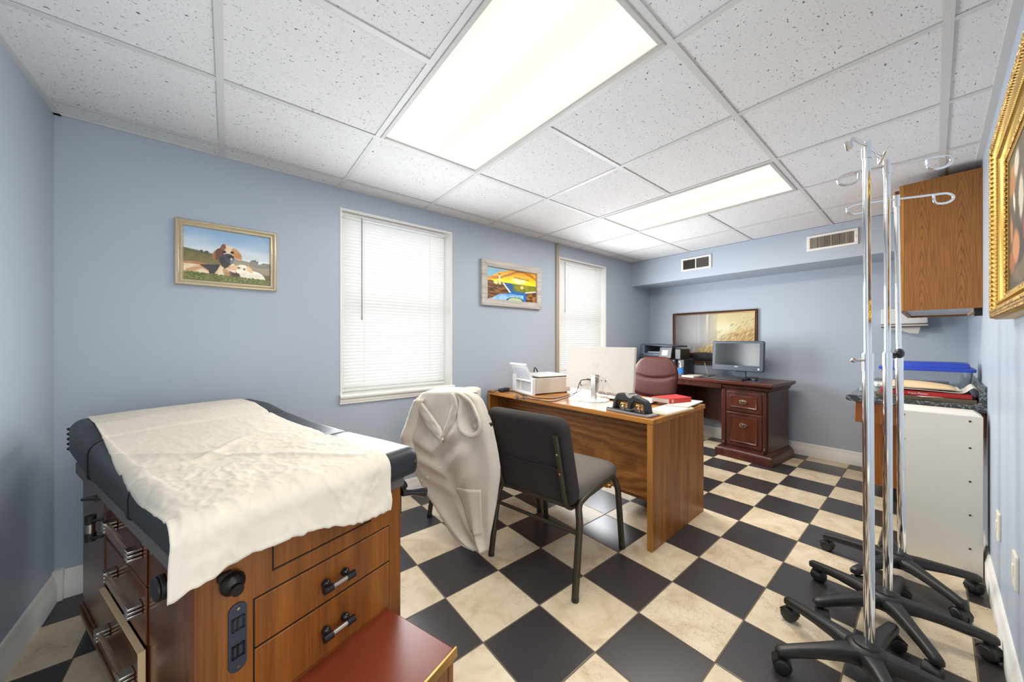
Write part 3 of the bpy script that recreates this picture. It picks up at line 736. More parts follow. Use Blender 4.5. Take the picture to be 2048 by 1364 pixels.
# left side: door with latch, then three drawers with clear handles
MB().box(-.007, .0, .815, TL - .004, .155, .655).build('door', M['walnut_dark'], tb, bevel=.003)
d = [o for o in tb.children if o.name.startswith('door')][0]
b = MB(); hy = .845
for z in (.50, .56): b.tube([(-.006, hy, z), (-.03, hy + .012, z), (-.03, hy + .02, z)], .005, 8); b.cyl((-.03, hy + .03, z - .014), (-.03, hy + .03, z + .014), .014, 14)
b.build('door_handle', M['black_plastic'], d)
MB().cyl((-.03, hy + .03, .512), (-.03, hy + .03, .548), .011, 14).build('handle_grip', M['dull_chrome'], d)
b = MB(); b.box(-.034, -.02, .78, .81, .645, .660); b.tube([(-.02, .79, .655), (-.045, .795, .658), (-.055, .815, .654)], [.008, .007, .006], 8)
b.build('latch_lever', M['black_plastic'], tb)
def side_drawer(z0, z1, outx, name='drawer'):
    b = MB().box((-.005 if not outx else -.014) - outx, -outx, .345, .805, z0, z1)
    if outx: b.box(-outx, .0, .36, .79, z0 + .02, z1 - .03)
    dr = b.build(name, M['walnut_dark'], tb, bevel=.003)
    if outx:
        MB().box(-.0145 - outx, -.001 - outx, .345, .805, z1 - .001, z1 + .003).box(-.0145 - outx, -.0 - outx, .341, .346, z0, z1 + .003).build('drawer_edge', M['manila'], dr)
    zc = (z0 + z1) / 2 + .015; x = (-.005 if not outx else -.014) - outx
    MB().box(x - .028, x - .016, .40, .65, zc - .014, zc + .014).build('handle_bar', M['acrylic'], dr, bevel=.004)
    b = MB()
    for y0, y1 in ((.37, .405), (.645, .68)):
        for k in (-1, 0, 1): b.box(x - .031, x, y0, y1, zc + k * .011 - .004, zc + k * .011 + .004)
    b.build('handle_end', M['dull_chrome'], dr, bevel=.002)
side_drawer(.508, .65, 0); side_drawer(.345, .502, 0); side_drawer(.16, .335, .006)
# foot face: fixed inset panel above, two drawers with chrome and black pulls
b = MB()
for q in ((.155, .45, .5815, .5855), (.4465, .45, .585, .655), (.155, .45, .650, .655), (.155, .1585, .585, .655)): b.box(q[0], q[1], -.0015, .002, q[2], q[3])
b.build('panel_groove', M['dark_metal'], tb)
def foot_drawer(z0, z1, zc):
    dr = MB().box(.115, .522, -.004, .012, z0, z1).build('drawer', M['walnut'], tb, bevel=.002)
    MB().box(.112, .525, -.0006, .002, z0 - .003, z1 + .003).build('drawer_gap', M['dark_metal'], dr)
    b = MB()
    for x in (.292, .352):
        b.cyl((x, -.004, zc + .004), (x, -.03, zc), .009, 12); b.ball((x, -.012, zc + .006), .012, n=12)
    for x0, x1 in ((.274, .300), (.344, .370)): b.cyl((x0, -.032, zc), (x1, -.032, zc), .0105, 16)
    b.build('pull', M['black_gloss'], dr); MB().cyl((.300, -.032, zc), (.344, -.032, zc), .0085, 16).build('pull_grip', M['dull_chrome'], dr)
foot_drawer(.413, .533, .466); foot_drawer(.255, .408, .328)
RX90 = Matrix.Rotation(PI / 2, 4, 'X')
MB().prism(rrect(-.0185, .0185, -.082, .082, .018), 0, .006, M=Matrix.Translation((.079, 0, .466)) @ RX90).build('outlet_plate', M['navy_plastic'], tb, bevel=.0015)
ou = [o for o in tb.children if o.name.startswith('outlet_plate')][0]
for z in (.435, .500):
    b = MB(); b.box(.066, .092, -.0085, -.005, z - .016, z - .012); b.box(.066, .092, -.0085, -.005, z + .012, z + .016)
    for x in (.066, .076, .0885): b.box(x, x + .0035, -.0085, -.005, z - .016, z + .016)
    b.build('socket', M['black_gloss'], ou)
b = MB()
for z in (.396, .536): b.cyl((.079, -.006, z), (.079, -.008, z), .003, 10)
b.build('screw', M['dull_chrome'], ou)
b = MB(); b.ball((.066, -.012, .607), .026, (1, .75, 1.05), 16); b.cyl((.066, -.028, .60), (.066, -.04, .60), .013, 14); b.box(.04, .066, -.012, .004, .618, .636)
b.build('stirrup_lock', M['dark_metal'], tb)
MB().cyl((-.002, .205, .56), (-.012, .205, .56), .031, 24).ball((-.016, .205, .56), .031, (.3, 1, 1), 20).build('side_knob', M['black_plastic'], tb, bevel=.003)
b = MB(); b.box(TW - .002, TW + .012, .02, .075, .54, .66); b.cyl((TW + .006, .03, .635), (TW + .03, .03, .645), .022, 16)
b.tube([(TW + .01, .015, .618), (TW + .045, .0, .612), (TW + .075, -.01, .604), (TW + .095, -.014, .597)], [.013, .011, .016, .02], 12)
b.build('stirrup_bracket', M['black_gloss'], tb, bevel=.002)
# padded top
def prof(y):                                            # (underside z, top z) along the table
    zt = lerp_table([(-.06, .80), (.1, .803), (.36, .803), (.62, .812), (.86, .832), (1.05, .86), (1.27, .862)], y)
    zb = lerp_table([(-.06, .698), (.9, .698), (1.27, .73)], y)
    for s in (.36, .875):
        d = abs(y - s)
        if d < .02: zt -= .006 * (1 - d / .02)
    return zb, zt
CX0, CX1, CY0, CY1 = -.036, .618, -.06, 1.27
def ring(y, inset, k=6):
    zb, zt = prof(y); r = .042; rb = .018; q = inset
    out = []
    for cx, cz, a, rr in ((CX1 - r, zt - r, 0, r), (CX0 + r, zt - r, 90, r), (CX0 + rb, zb + rb, 180, rb), (CX1 - rb, zb + rb, 270, rb)):
        for i in range(k + 1):
            t_ = math.radians(a + 90 * i / k)
            x = cx + rr * math.cos(t_); z = cz + rr * math.sin(t_)
            crown = .006 * (1 - ((x - .29) / .33) ** 2) if a < 180 else 0
            mx, mz = .29, (zb + zt) / 2
            x = mx + math.copysign(max(abs(x - mx) - q, .0), x - mx); z = mz + math.copysign(max(abs(z - mz) - q, 0), z - mz)
            out.append((x, y, z + crown))
    return out
rg = []
for i in range(6):
    a = PI / 2 * i / 6; rg.append(ring(CY0 + .035 * (1 - math.sin(a)), .035 * (1 - math.cos(a))))
rg = [ring(CY0 + .035 * (1 - math.cos(PI / 2 * i / 6)), .035 * (1 - math.sin(PI / 2 * i / 6))) for i in range(6)]
yy = sorted({CY0 + .035 + (CY1 - CY0 - .07) * i / 40 for i in range(41)} | {.36, .345, .375, .86, .875, .89})
rg += [ring(y, 0) for y in yy]
rg += [ring(CY1 - .035 * (1 - math.cos(PI / 2 * i / 6)), .035 * (1 - math.sin(PI / 2 * i / 6))) for i in range(5, -1, -1)]
cu = MB().rings(rg).build('cushion', M['black_vinyl'], tb)
def seam(y):
    r = ring(y, -.0015); return [Vector(p) for p in r]
b = MB()
for y in (.36, .875): b.tube(seam(y), .0035, 6, closed=True)
b.build('piping', M['black_vinyl'], cu)
b = MB()
for k in range(5): b.ball((CX0 + .002, CY1 - .012, .745 + .02 * k), .006, n=8)
b.build('stud', M['dark_metal'], cu)
# foot step pulled out
st = MB().box(.118, .52, -.305, .06, .222, .247).build('step', M['red_vinyl'], tb, bevel=.004)
MB().box(.112, .526, -.312, -.304, .220, .250).build('step_edge', M['brass'], st, bevel=.0015)
b = MB(); b.box(.50, .52, -.30, .05, .015, .222); b.box(.118, .138, -.30, .05, .015, .222); b.box(.138, .50, -.298, -.28, .05, .222)
b.build('step_front', M['walnut'], st)
b = MB(); 
for x in (.125, .505):
    for y in (-.29, .03): b.box(x, x + .012, y, y + .02, 0, .016)
b.build('step_foot', M['black_plastic'], st)
# paper sheet following the pad and hanging over the foot edge
pm = thing('exam_paper', 'crinkled off-white paper sheet spread over the black padded table', 'paper', (-.056, 1.047, 0), EA)
def paper(u, v):
    # v: 0 at the head, 1 at the hanging hem
    xl = lerp_table([(0, .012), (.25, -.002), (.5, -.028), (.72, -.041), (.86, -.05), (1, -.066)], v)
    xr = lerp_table([(0, .545), (.3, .52), (.6, .505), (.84, .475), (.92, .475), (1, .462)], v)
    x = xl + (xr - xl) * u
    hang = .112 + .036 * u - .034 * math.sin(PI * min(1, u * 1.25)) * (1 if u < .8 else .9) + .006 * nz(u * 14, 0, 1.7) if True else 0
    Lf = CY1 - CY0 - .06
    s = v * (Lf + .05 + hang)
    if s < Lf:
        y = CY1 - .02 - s; z = prof(y)[1] + .006 * (1 - ((x - .29) / .33) ** 2)
    else:
        q = s - Lf; r = .045; a = min(q / r, PI / 2)
        y0 = CY1 - .02 - Lf
        y = y0 - r * math.sin(a); z = prof(y0)[1] + .005 - r * (1 - math.cos(a))
        if q > r * PI / 2: z -= q - r * PI / 2; y -= .012 * sstep(0, .12, q - r * PI / 2) + .006 * math.sin(u * 19) * sstep(0, .1, q - r * PI / 2)
    dx = CX0 + .042 - x
    z_ = z; k1 = 1 - sstep(Lf - .30, Lf + .03, s)
    if dx > 0:                                          # rolls down over the long left edge
        z -= .042 - math.sqrt(max(0, .044 ** 2 - min(dx, .0435) ** 2))
        if dx > .043: z -= (dx - .043) * 1.2
        z = z * k1 + z_ * (1 - k1)
    e = .35 + 1.0 * sstep(.3, .8, v)
    def rg_(fu, fv, sd): return max(0., .42 - abs(nz(u * fu, v * fv, 1, sd) + .3 * nz(u * fu * 2.1, v * fv * 2.1, 1, sd + 1)) * 1.6)
    bumpz = .003 + e * (.004 * nz(u * 4 + v * 2, v * 7, 1, 2) + .006 * rg_(3, 7, 6) + .0045 * rg_(8, 14, 16) + .0035 * rg_(19, 30, 26))
    cr = math.exp(-((v - .56 - .06 * math.sin(u * 7)) / .014) ** 2) * .010 * (1 - u) + math.exp(-((v - .42 - .5 * u) / .012) ** 2) * .006
    if s < Lf: z += max(.003, bumpz + cr)
    else:
        a = min((s - Lf) / .045, PI / 2); g = max(.004, bumpz) ; z += g * math.cos(a) ; y -= g * math.sin(a) * 1.3
    return (x, y, z)
MB().grid(paper, 130, 230).build('sheet', M['exam_paper'], pm, solid=.0006)

# ================================================================ two stacking chairs
def make_chair(label, fab):
    t = thing('banquet_chair', label, 'chair', (0, 0, 0), 0, 'black and grey banquet chairs')
    for s, nm in ((-1, 'left'), (1, 'right')):
        y = .262 * s; yi = .235 * s
        for pts in ([(-.268, y, .012), (-.215, y * .98, .34), (-.195, yi, .405), (-.06, yi, .425), (.1, yi, .432)],
                    [(.262, y, .012), (.222, y * .97, .36), (.2, yi, .425), (.1, yi, .432)]):
            MB().tube(arc(pts, 5, .05), .0155, 8, flat=(1, 1.1)).build('leg', M['bronze'], t)
        b = MB(); b.tube([(-.268, y, 0), (-.266, y, .02)], .0175, 8); b.tube([(.262, y, 0), (.261, y, .02)], .0175, 8)
        b.build('foot_cap', M['black_plastic'], t)
        yb = .2 * s
        up = MB().tube(arc([(-.335, yb, .755), (-.262, yb, .46), (-.236, yb, .392), (-.17, yb, .372), (-.1, yb, .42)], 6, .05), .0115, 8, flat=(1, 1.3)).build('back_post', M['bronze'], t)
        b = MB()
        for k in (.3, .62):
            p = Vector((-.335, yb, .755)).lerp(Vector((-.262, yb, .46)), k); b.ball(p + Vector((-.012, 0, -.002)), .005, (.6, 1, 1), 8)
        b.build('bolt', M['brass'], up)
    MB().tube([(-.226, -.252, .285), (-.226, .252, .285)], .0095, 10).build('stretcher', M['bronze'], t)
    MB().tube([(-.232, -.2, .40), (-.232, .2, .40)], .011, 8).tube([(.19, -.235, .42), (.19, .235, .42)], .0105, 8).build('seat_rail', M['bronze'], t)
    # seat pad: thick waterfall cushion
    def srg(z, ins):
        o = rrect(-.19 + ins, .262 - ins, -.238 + ins, .238 - ins, .05, 5)
        return [(p[0], p[1], z + (.010 * sstep(.28, .02, math.hypot(p[0], p[1])) if z > .5 else 0) - (.012 * sstep(.15, .26, p[0]) if z > .45 else 0)) for p in o]
    R = [(.392, .02), (.396, .006), (.41, -.002), (.44, -.006), (.465, -.006), (.484, -.002), (.497, .012), (.502, .03), (.506, .09), (.507, .16)]
    MB().rings([srg(z, i) for z, i in R]).build('seat', M['grey_fabric'], t)
    # back pad, leaning
    T = Matrix.Translation((-.205, 0, .40)) @ Matrix.Rotation(math.radians(-15), 4, 'Y')
    def brg(x, ins):
        o = rrect(-.246 + ins, .246 - ins, .0 + ins, .445 - ins, .055, 6)
        return [T @ Vector((x + .012 * (abs(p[0]) / .246) ** 2, p[0], p[1])) for p in o]
    R = [(-.030, .05), (-.036, .025), (-.034, .008), (-.022, 0), (.006, 0), (.022, .006), (.034, .024), (.04, .07), (.042, .14)]
    bk = MB().rings([brg(x, i) for x, i in R]).build('backrest', fab, t)
    MB().tube([T @ Vector((-.037, -.19 + .38 * k / 8, .2 + .004 * math.sin(k))) for k in range(9)], .0035, 6).build('back_seam', M['black_plastic'], bk)
    b = MB(); b.box(.07, .1, -.262, -.236, .405, .42); b.cyl((.085, -.262, .412), (.085, -.275, .412), .01, 10)
    b.build('gang_clip', M['brass'], t)
    return t
ch = make_chair('dark grey banquet chair with bare backrest in front of the oak desk', M['black_fabric'])
ch.location = (1.437, 1.342, 0); ch.rotation_euler = (0, 0, math.radians(10.5))
CH2 = Vector((1.362, 1.945, 0)); CA = math.radians(10.5)
dup(ch, CH2, CA, 'banquet chair mostly hidden under the off-white coat')

# ================================================================ coat over the second chair
ct = thing('lab_coat', 'off-white cotton coat hung over the back of a banquet chair', 'coat', CH2, CA)
RT = Matrix.Translation(CH2) @ Matrix.Rotation(CA, 4, 'Z'); RTi = RT.inverted()
fwd = Vector((math.cos(CA), math.sin(CA), 0))
rows = [(776, 858, 908), (782, 845, 927), (790, 833, 946), (800, 827, 957), (820, 818, 966), (842, 811, 975), (862, 805, 980), (880, 800, 983), (893, 801, 986), (915, 806, 990), (937, 815, 993), (955, 828, 993), (973, 838, 991), (1000, 856, 988), (1030, 877, 985), (1055, 894, 982), (1075, 909, 979), (1090, 925, 978), (1101, 948, 976)]
def coat_pt(u, v, off=0):
    vy = 786 + (1101 - 786) * v
    a = lerp_table([(r[0], r[1]) for r in rows], vy); c = lerp_table([(r[0], r[2]) for r in rows], vy)
    px = a + (c - a) * u
    P = at_plane(px, vy, CH2 - fwd * .40, fwd)
    q = RTi @ P
    up = sstep(.0, .12, v)
    f = up * (.014 * math.sin(u * 8 + 1.2 * v + .6) * sstep(.35, .8, v) + .006 * (1 - 2 * abs(math.sin(u * 11 - 2.2 * v + .4))) * sstep(.4, .95, v) + .008 * nz(u * 2.4, v * 3, 1, 3) + .0035 * nz(u * 9 + v * 5, v * 7, 1, 5))
    # cloth hangs in swags between the two shoulders: V-shaped drapes that sink towards the middle
    for c0, w0, h0, um in ((.20, .030, .020, .36), (.33, .036, .022, .40), (.46, .05, .014, .44)):
        g = v - c0 - .17 * (1 - abs(u - um) / .40)
        f += up * h0 * (math.exp(-(g / w0) ** 2) if g > 0 else math.exp(-(g / (w0 * 2.2)) ** 2)) * sstep(.40, .26, abs(u - um))
    f += .010 * math.exp(-((u - .60 - .10 * v) / .09) ** 2) * sstep(.05, .3, v)         # long vertical fold by the pocket
    f -= .008 * math.exp(-((u - .42 - .08 * v) / .06) ** 2) * sstep(.3, .5, v)
    f -= up * .055 * sstep(1.1, .75, math.hypot((u - .80) / .10, (v - .135) / .12))
    edge = min(u, 1 - u); f -= .03 * (1 - sstep(0, .10, edge)) ** 2 * sstep(1., .6, v)  # turns back round the chair at the sides
    q.x -= f + off; return q
def coat(u, v):
    if v < .2:                                          # over the top of the backrest and down its front
        s = v / .2; q = coat_pt(u, 0.0); k_ = sstep(0, .2, min(u, 1 - u)); r = .02 + .065 * k_
        wob = .012 * nz(u * 4, s * 3, 1, 4)
        if s > .5:
            th = PI * (1 - s) * 2; q.x += r * (1 - math.cos(th)); q.z += (.026 * k_ - .004) * math.sin(th) + wob * math.sin(th)
        else:
            q.x += 2 * r - .01 * (1 - s * 2); q.z -= .14 * (1 - s * 2) ** 1.2
        return q
    return coat_pt(u, (v - .2) / .8)
MB().grid(coat, 60, 96).build('body', M['coat'], ct, solid=.003)
# folded collar roll and lapel
def roll(pts, w, name, tw=0):
    P = smooth_path([coat_pt(*p) for p in pts], 8); n = len(P) - 1
    def fn(u, v):
        k = int(round(u * n)); p = P[k].copy(); d = (P[min(n, k + 1)] - P[max(0, k - 1)]).normalized()
        nrm = d.cross(Vector((-1, 0, 0))).normalized(); a = (v - .5) * 2
        ww = w * math.sin(PI * (.05 + .9 * u)) ** .7
        p += nrm * a * ww; p.x -= .012 * (1 - a * a) ** .5 + .004 + .004 * nz(u * 9, v * 5, 1, 2); return p
    return MB().grid(fn, n, 10).build(name, M['coat'], ct, solid=.003)
roll([(.06, .03), (.16, .09), (.32, .19), (.44, .26), (.52, .30)], .046, 'lapel')
roll([(.69, .0), (.64, .08), (.57, .18), (.50, .275)], .030, 'collar')
# armhole hem, with the end of the sleeve stuffed back through it
def hole(k, sc, off):
    a = 2 * PI * k / 32; w_ = .088 * (1 - .30 * math.sin(a))
    return coat_pt(.80 + w_ * sc * math.cos(a), .135 - .112 * sc * math.sin(a), off)
rim = [coat_pt(.80 + .115 * (1 - .3 * math.sin(2 * PI * k / 32)) * math.cos(2 * PI * k / 32), .135 - .135 * math.sin(2 * PI * k / 32), .004) for k in range(32)]
rg = []
for k in range(32):
    p = rim[k]; c_ = coat_pt(.80, .135, .0); d_ = Vector((0, p.y - c_.y, p.z - c_.z)).normalized(); n_ = Vector((-1, 0, 0))
    rg.append([p + d_ * .010, p + d_ * .006 + n_ * .009, p - d_ * .004 + n_ * .010, p - d_ * .012 + n_ * .002, p - d_ * .012 - n_ * .014])
MB().rings(rg, caps=False, closed=True).build('armhole_hem', M['coat'], ct, solid=.002)
c0 = coat_pt(.795, .215, .0)
rg = [[(c0.x - x, c0.y + (.026 * s_) * math.cos(2 * PI * k / 20) * (1 + .15 * math.sin(3 * k * 2 * PI / 20)), c0.z + (.026 * s_) * math.sin(2 * PI * k / 20)) for k in range(20)] for s_, x in ((.2, .034), (.6, .032), (.9, .022), (1.05, .006), (1.1, -.02))]
MB().rings(rg, caps=True).build('sleeve_end', M['coat'], ct)
def slv(u, v):
    q = coat_pt(.05 + .12 * v, .04 + .32 * u); q.y += .0; r = .035 * math.sin(PI * v)
    q.x -= r * 1.3; q.z += .004 * nz(u * 12, v * 4, 1, 3); return q
MB().grid(slv, 22, 10).build('sleeve', M['coat'], ct, solid=.003)
MB().grid(lambda u, v: coat_pt(.47 + .36 * u, .60 + .01 * u + .285 * v, .004 + .004 * math.sin(PI * u) * (1 - v)), 14, 14).build('pocket', M['coat'], ct, solid=.003)
b = MB()
for u, v in ((.40, .47), (.20, .53), (.10, .55)): b.ball(coat_pt(u, v, .004), .006, (.5, 1, 1), 10)
b.build('button', M['white_plastic'], ct)
# ================================================================ oak desk
DA = math.radians(1.6); DT = .742
dk = thing('office_desk', 'oak laminate office desk holding the white monitor and white printer', 'desk', (1.834, .998, 0), DA)
DL = 1.52; DW = .74
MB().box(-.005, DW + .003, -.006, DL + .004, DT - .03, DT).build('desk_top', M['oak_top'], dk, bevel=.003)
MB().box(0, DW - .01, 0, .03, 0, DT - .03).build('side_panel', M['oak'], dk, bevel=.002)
MB().box(0, DW - .01, DL - .032, DL - .002, 0, DT - .03).build('side_panel', M['oak'], dk, bevel=.002)
MB().box(.21, .23, .03, DL - .032, .19, DT - .03).build('modesty_panel', M['oak_h'], dk)
b = MB()
for y in (-.0035, DL - .034): b.box(-.003, .001, y + .002, y + .034, 0, DT - .03)
b.build('edge_band', M['oak_light'], dk)
MB().box(.36, DW - .02, .032, .42, .1, DT - .032).build('drawer_pedestal', M['oak'], dk)
DTM = Matrix.Translation((1.834, .998, 0)) @ Matrix.Rotation(DA, 4, 'Z')
TZ = DT
def on(u, v): return at_z(u, v, TZ)
# --- monitor seen from the back
mp = on(1188, 801)
mo = thing('monitor', 'white flat monitor on a silver stand, its back turned to the camera', 'monitor', (2.10, 1.60, TZ), math.radians(1))
MB().lathe([(.001, 0), (.108, 0), (.11, .003), (.108, .006), (.03, .008), (.001, .008)], 48).build('stand_base', M['white_plastic'], mo)
MB().hexa([(-.012, -.022, .006), (.004, -.022, .006), (.004, .022, .006), (-.012, .022, .006), (-.012, -.02, .19), (.004, -.02, .19), (.004, .02, .19), (-.012, .02, .19)]).box(.0, .03, -.03, .012, .14, .19).build('stand_neck', M['dull_chrome'], mo, bevel=.002)
TM = Matrix.Translation((.018, -.018, .232)) @ Matrix.Rotation(math.radians(5), 4, 'Y') @ Matrix.Translation((0, 0, 0))
mw, mh = .296, .163
pn = MB().prism(rrect(-mw, mw, -mh, mh, .006), 0, .022, M=TM @ basis((0, 0, 0), (0, 1, 0), (0, 0, 1), (1, 0, 0))).build('panel', M['cream_plastic'], mo, bevel=.003)
MB().prism(rrect(-mw + .006, mw - .006, -mh + .01, mh - .006, .003), .0215, .0225, M=TM @ basis((0, 0, 0), (0, 1, 0), (0, 0, 1), (1, 0, 0))).build('screen', M['screen'], pn)
b = MB(); TB = TM @ basis((0, 0, 0), (0, -1, 0), (0, 0, 1), (-1, 0, 0))
for q in ((-.062, .062, .118, .1195), (-.062, -.0605, .118, .15), (.0605, .062, .118, .15)): b.box(q[0], q[1], q[2], q[3], -.0005, .0006, M=TB)
b.build('camera_lid', plain('panel_line', (178, 168, 156), .5), pn)
lm = plain('embossed_mark', (190, 182, 170), .35)
text_mesh('emblem', 'hp', .062, lm, pn, TB @ Matrix.Translation((-.02, .035, .0006)), .0004, .25)
b = MB()
for y in (-.06, -.072, -.083, .04, .075): b.box(y - .004, y + .004, -.088, -.078, -.001, .004, M=TB)
b.build('port', M['black_plastic'], pn)
# --- cables
def cable(name, pts, r, mat, label):
    P = smooth_path(pts, 8); o = MB().tube(P, r, 8).build(name, mat); return tag(o, label, 'cable')
Mw = Matrix.Translation((2.10, 1.60, TZ)) @ Matrix.Rotation(math.radians(1), 4, 'Z')
e1 = Mw @ (TB @ Vector((-.072, -.083, .01))); e2 = Mw @ (TB @ Vector((-.083, -.083, .01)))
def dz(u, v, z=.004): p = at_z(u, v, TZ + z); return p
cable('power_cable', [e1, e1 + Vector((-.05, .03, -.01)), dz(1160, 781, .05), dz(1128, 793, .012), dz(1105, 797), dz(1075, 796), dz(1062, 793), dz(1040, 787), dz(1028, 783), dz(1014, 781)], .0032, M['black_plastic'], 'upper black cable running from the white monitor to the desk corner')
cable('video_cable', [e2, e2 + Vector((-.05, .02, -.012)), dz(1150, 787, .04), dz(1122, 799, .008), dz(1100, 803), dz(1078, 800), dz(1060, 798), dz(1046, 793)], .0032, M['black_plastic'], 'lower black cable sagging from the white monitor along the desk edge')
loop = []
for k in range(20):
    a = 2 * PI * k / 12; loop.append(dz(1040 + 11 * math.cos(a) + k * .3, 793 + 3.5 * math.sin(a) + .1 * k, .02 + .022 * math.sin(a + .5) + .003 * (k > 11)))
loop += [dz(1036, 797, .006), dz(1030, 800, .004)]
hang = Vector((1.81, 0, 0))
cable('coiled_cable', loop, .0032, M['black_plastic'], 'looped black cable bundle at front edge of desk before white printer')
t = thing('power_adapter', 'small black power brick on far left corner of the oak desk', 'adapter', dz(1008, 783, 0), .3)
MB().box(-.055, .055, -.025, .025, 0, .03).build('brick', M['black_plastic'], t, bevel=.006)
MB().tube(smooth_path([(-.055, 0, .015), (-.09, .005, .02), (-.12, .03, .006), (-.10, .09, .004), (-.03, .12, .004)], 6), .003, 8).build('cord', M['black_plastic'], t)
q = Mw @ (TB @ Vector((.075, -.083, .008)))
ca = [q, q + Vector((-.03, -.02, -.05)), q + Vector((-.035, -.04, -.10)), q + Vector((-.03, .0, -.125)), q + Vector((-.02, .045, -.09)), q + Vector((-.01, .02, -.01)), q + Vector((-.03, .06, .03)), q + Vector((-.05, .09, -.06)), (2.02, 1.66, TZ + .03), (1.98, 1.72, TZ + .004), (1.96, 1.68, TZ + .004), (1.985, 1.63, TZ + .0035)]
cable('white_cable', ca, .002, M['white_plastic'], 'thin white cable looping behind the white monitor stand')
# --- white laser printer
pr = thing('printer', 'compact white laser printer with raised paper tray at left desk end', 'printer', (1.93, 2.05, TZ), math.radians(-11))
MB().prism(rrect(0, .36, .0, .335, .012), .008, .135).build('housing', M['cream_plastic'], pr, bevel=.004)
MB().prism(rrect(.02, .355, .01, .32, .012), .1345, .142).build('lid_gap', M['black_plastic'], pr)
MB().prism(rrect(.035, .358, .004, .325, .014), .142, .152).build('lid', plain('grey_white_lid', (206, 206, 206), .3), pr, bevel=.003)
b = MB(); b.box(-.004, .0, .03, .22, .02, .1)
b.build('rear_slot', plain('slot_grey', (168, 166, 170), .6), pr)
b = MB(); b.box(-.03, .0, .0, .022, .0, .135); b.box(-.03, .0, .27, .335, .0, .15); b.box(-.03, .0, .022, .27, .105, .12); b.box(-.03, 0, .022, .27, 0, .02)
b.build('tray_bay', M['white_plastic'], pr, bevel=.002)
b = MB(); Tt = Matrix.Translation((-.008, .15, .13)) @ Matrix.Rotation(math.radians(-30), 4, 'Y')
b.box(-.006, .006, -.12, .14, 0, .13, M=Tt)
tr = b.build('paper_tray', M['white_plastic'], pr, bevel=.003)
MB().box(-.0075, -.006, -.09, .11, .01, .105, M=Tt).build('tray_inset', plain('tray_grey', (196, 200, 210), .5), tr)
b = MB(); b.box(-.011, .011, -.125, .145, .128, .138, M=Tt)
b.build('tray_lip', M['white_plastic'], tr)
b = MB()
for x in (.03, .32):
    for y in (.02, .31): b.cyl((x, y, 0), (x, y, .01), .012, 12)
b.build('foot', M['black_plastic'], pr)
MB().tube(smooth_path([(.2, .345, .152), (.21, .352, .185), (.225, .36, .19), (.245, .355, .16), (.25, .35, .10)], 6), .006, 8).build('plug_lead', M['black_plastic'], pr)
# --- things behind the monitor
t = thing('plastic_bag', 'shiny white plastic bag roll lying behind the white monitor', 'bag', (2.36, 1.70, TZ), math.radians(78))
def bag(u, v):
    a = 2 * PI * v; x = (u - .5) * .42; r = .038 * math.sin(PI * min(1, max(0, u * .94 + .03))) ** .4 + .007 * nz(u * 9, v * 7, 1, 3)
    return (x, r * 1.3 * math.cos(a), .040 + r * math.sin(a) if math.sin(a) > -.8 else .040 - r * .8)
MB().grid(bag, 40, 24).build('bag_body', plain('shiny_white_film', (232, 232, 236), .18, 0, .8), t)
def sheet(name, pts, z, th, mat, label, cat, group=None):
    p = [Vector((a, b_, 0)) for a, b_ in pts]
    o = MB().prism(pts, z, z + th).build(name, mat); tag(o, label, cat, group); return o
def quad(c, w, h, a):
    ca_, sa_ = math.cos(a), math.sin(a)
    return [(c[0] + x * ca_ - y * sa_, c[1] + x * sa_ + y * ca_) for x, y in ((-w/2, -h/2), (w/2, -h/2), (w/2, h/2), (-w/2, h/2))]
sheet('notebook', quad((2.32, 1.40), .20, .30, .1), TZ, .012, M['black_plastic'], 'flat dark notebook edge under the white page behind the hole punch', 'notebook')
sheet('paper_sheet', quad((2.32, 1.40), .215, .31, .12), TZ + .012, .004, M['paper'], 'white page lying on the dark notebook behind the hole punch', 'paper')
sheet('paper_sheet', quad((2.02, 1.50), .16, .34, -.05), TZ, .0012, M['paper'], 'white sheet of paper under the white monitor base', 'paper')
mo.location.z += .0014
# --- three-hole punch
ca_, cb_ = at_z(1212, 820, TZ), at_z(1298, 837, TZ)
hp = thing('hole_punch', 'black three-hole punch with grey base at the oak desk corner', 'hole punch', ((ca_.x + cb_.x) / 2 + .055, (ca_.y + cb_.y) / 2, TZ), math.atan2(cb_.y - ca_.y, cb_.x - ca_.x))
MB().prism(rrect(-.155, .155, -.055, .06, .012), .0, .014).build('base', plain('grey_rubber', (132, 130, 130), .55), hp, bevel=.004)
MB().box(-.148, .125, -.045, .035, .014, .020).build('bed', M['black_gloss'], hp, bevel=.002)
b = MB(); TP = Matrix.Translation((0, .028, 0)) @ RX90
arch = [(-.125, .02), (-.118, .062), (-.095, .105), (-.08, .114), (0, .118), (.05, .104), (.10, .088), (.118, .07), (.128, .02), (.100, .02), (.094, .058), (.088, .064), (.036, .075), (.018, .056), (.012, .026), (-.012, .026), (-.014, .062), (-.02, .07), (-.085, .068), (-.092, .06), (-.098, .02)]
b.prism(arch, 0, .05, M=TP)
b.build('handle', M['black_plastic'], hp, bevel=.006)
MB().prism([(-.03, .1185), (.03, .112), (.018, .096), (0, .09), (-.018, .1)], -.001, .052, M=TP).build('handle_inset', plain('grey_grip', (160, 158, 156), .5), hp, bevel=.002)
b = MB()
for x in (-.05, .06): b.tube([(x - .03, .0, .03), (x - .015, -.004, .052), (x + .015, -.004, .05), (x + .03, 0, .03)], .006, 8); b.cyl((x, .0, .02), (x, .0, .06), .007, 10)
b.build('punch_mechanism', M['brass'], hp)
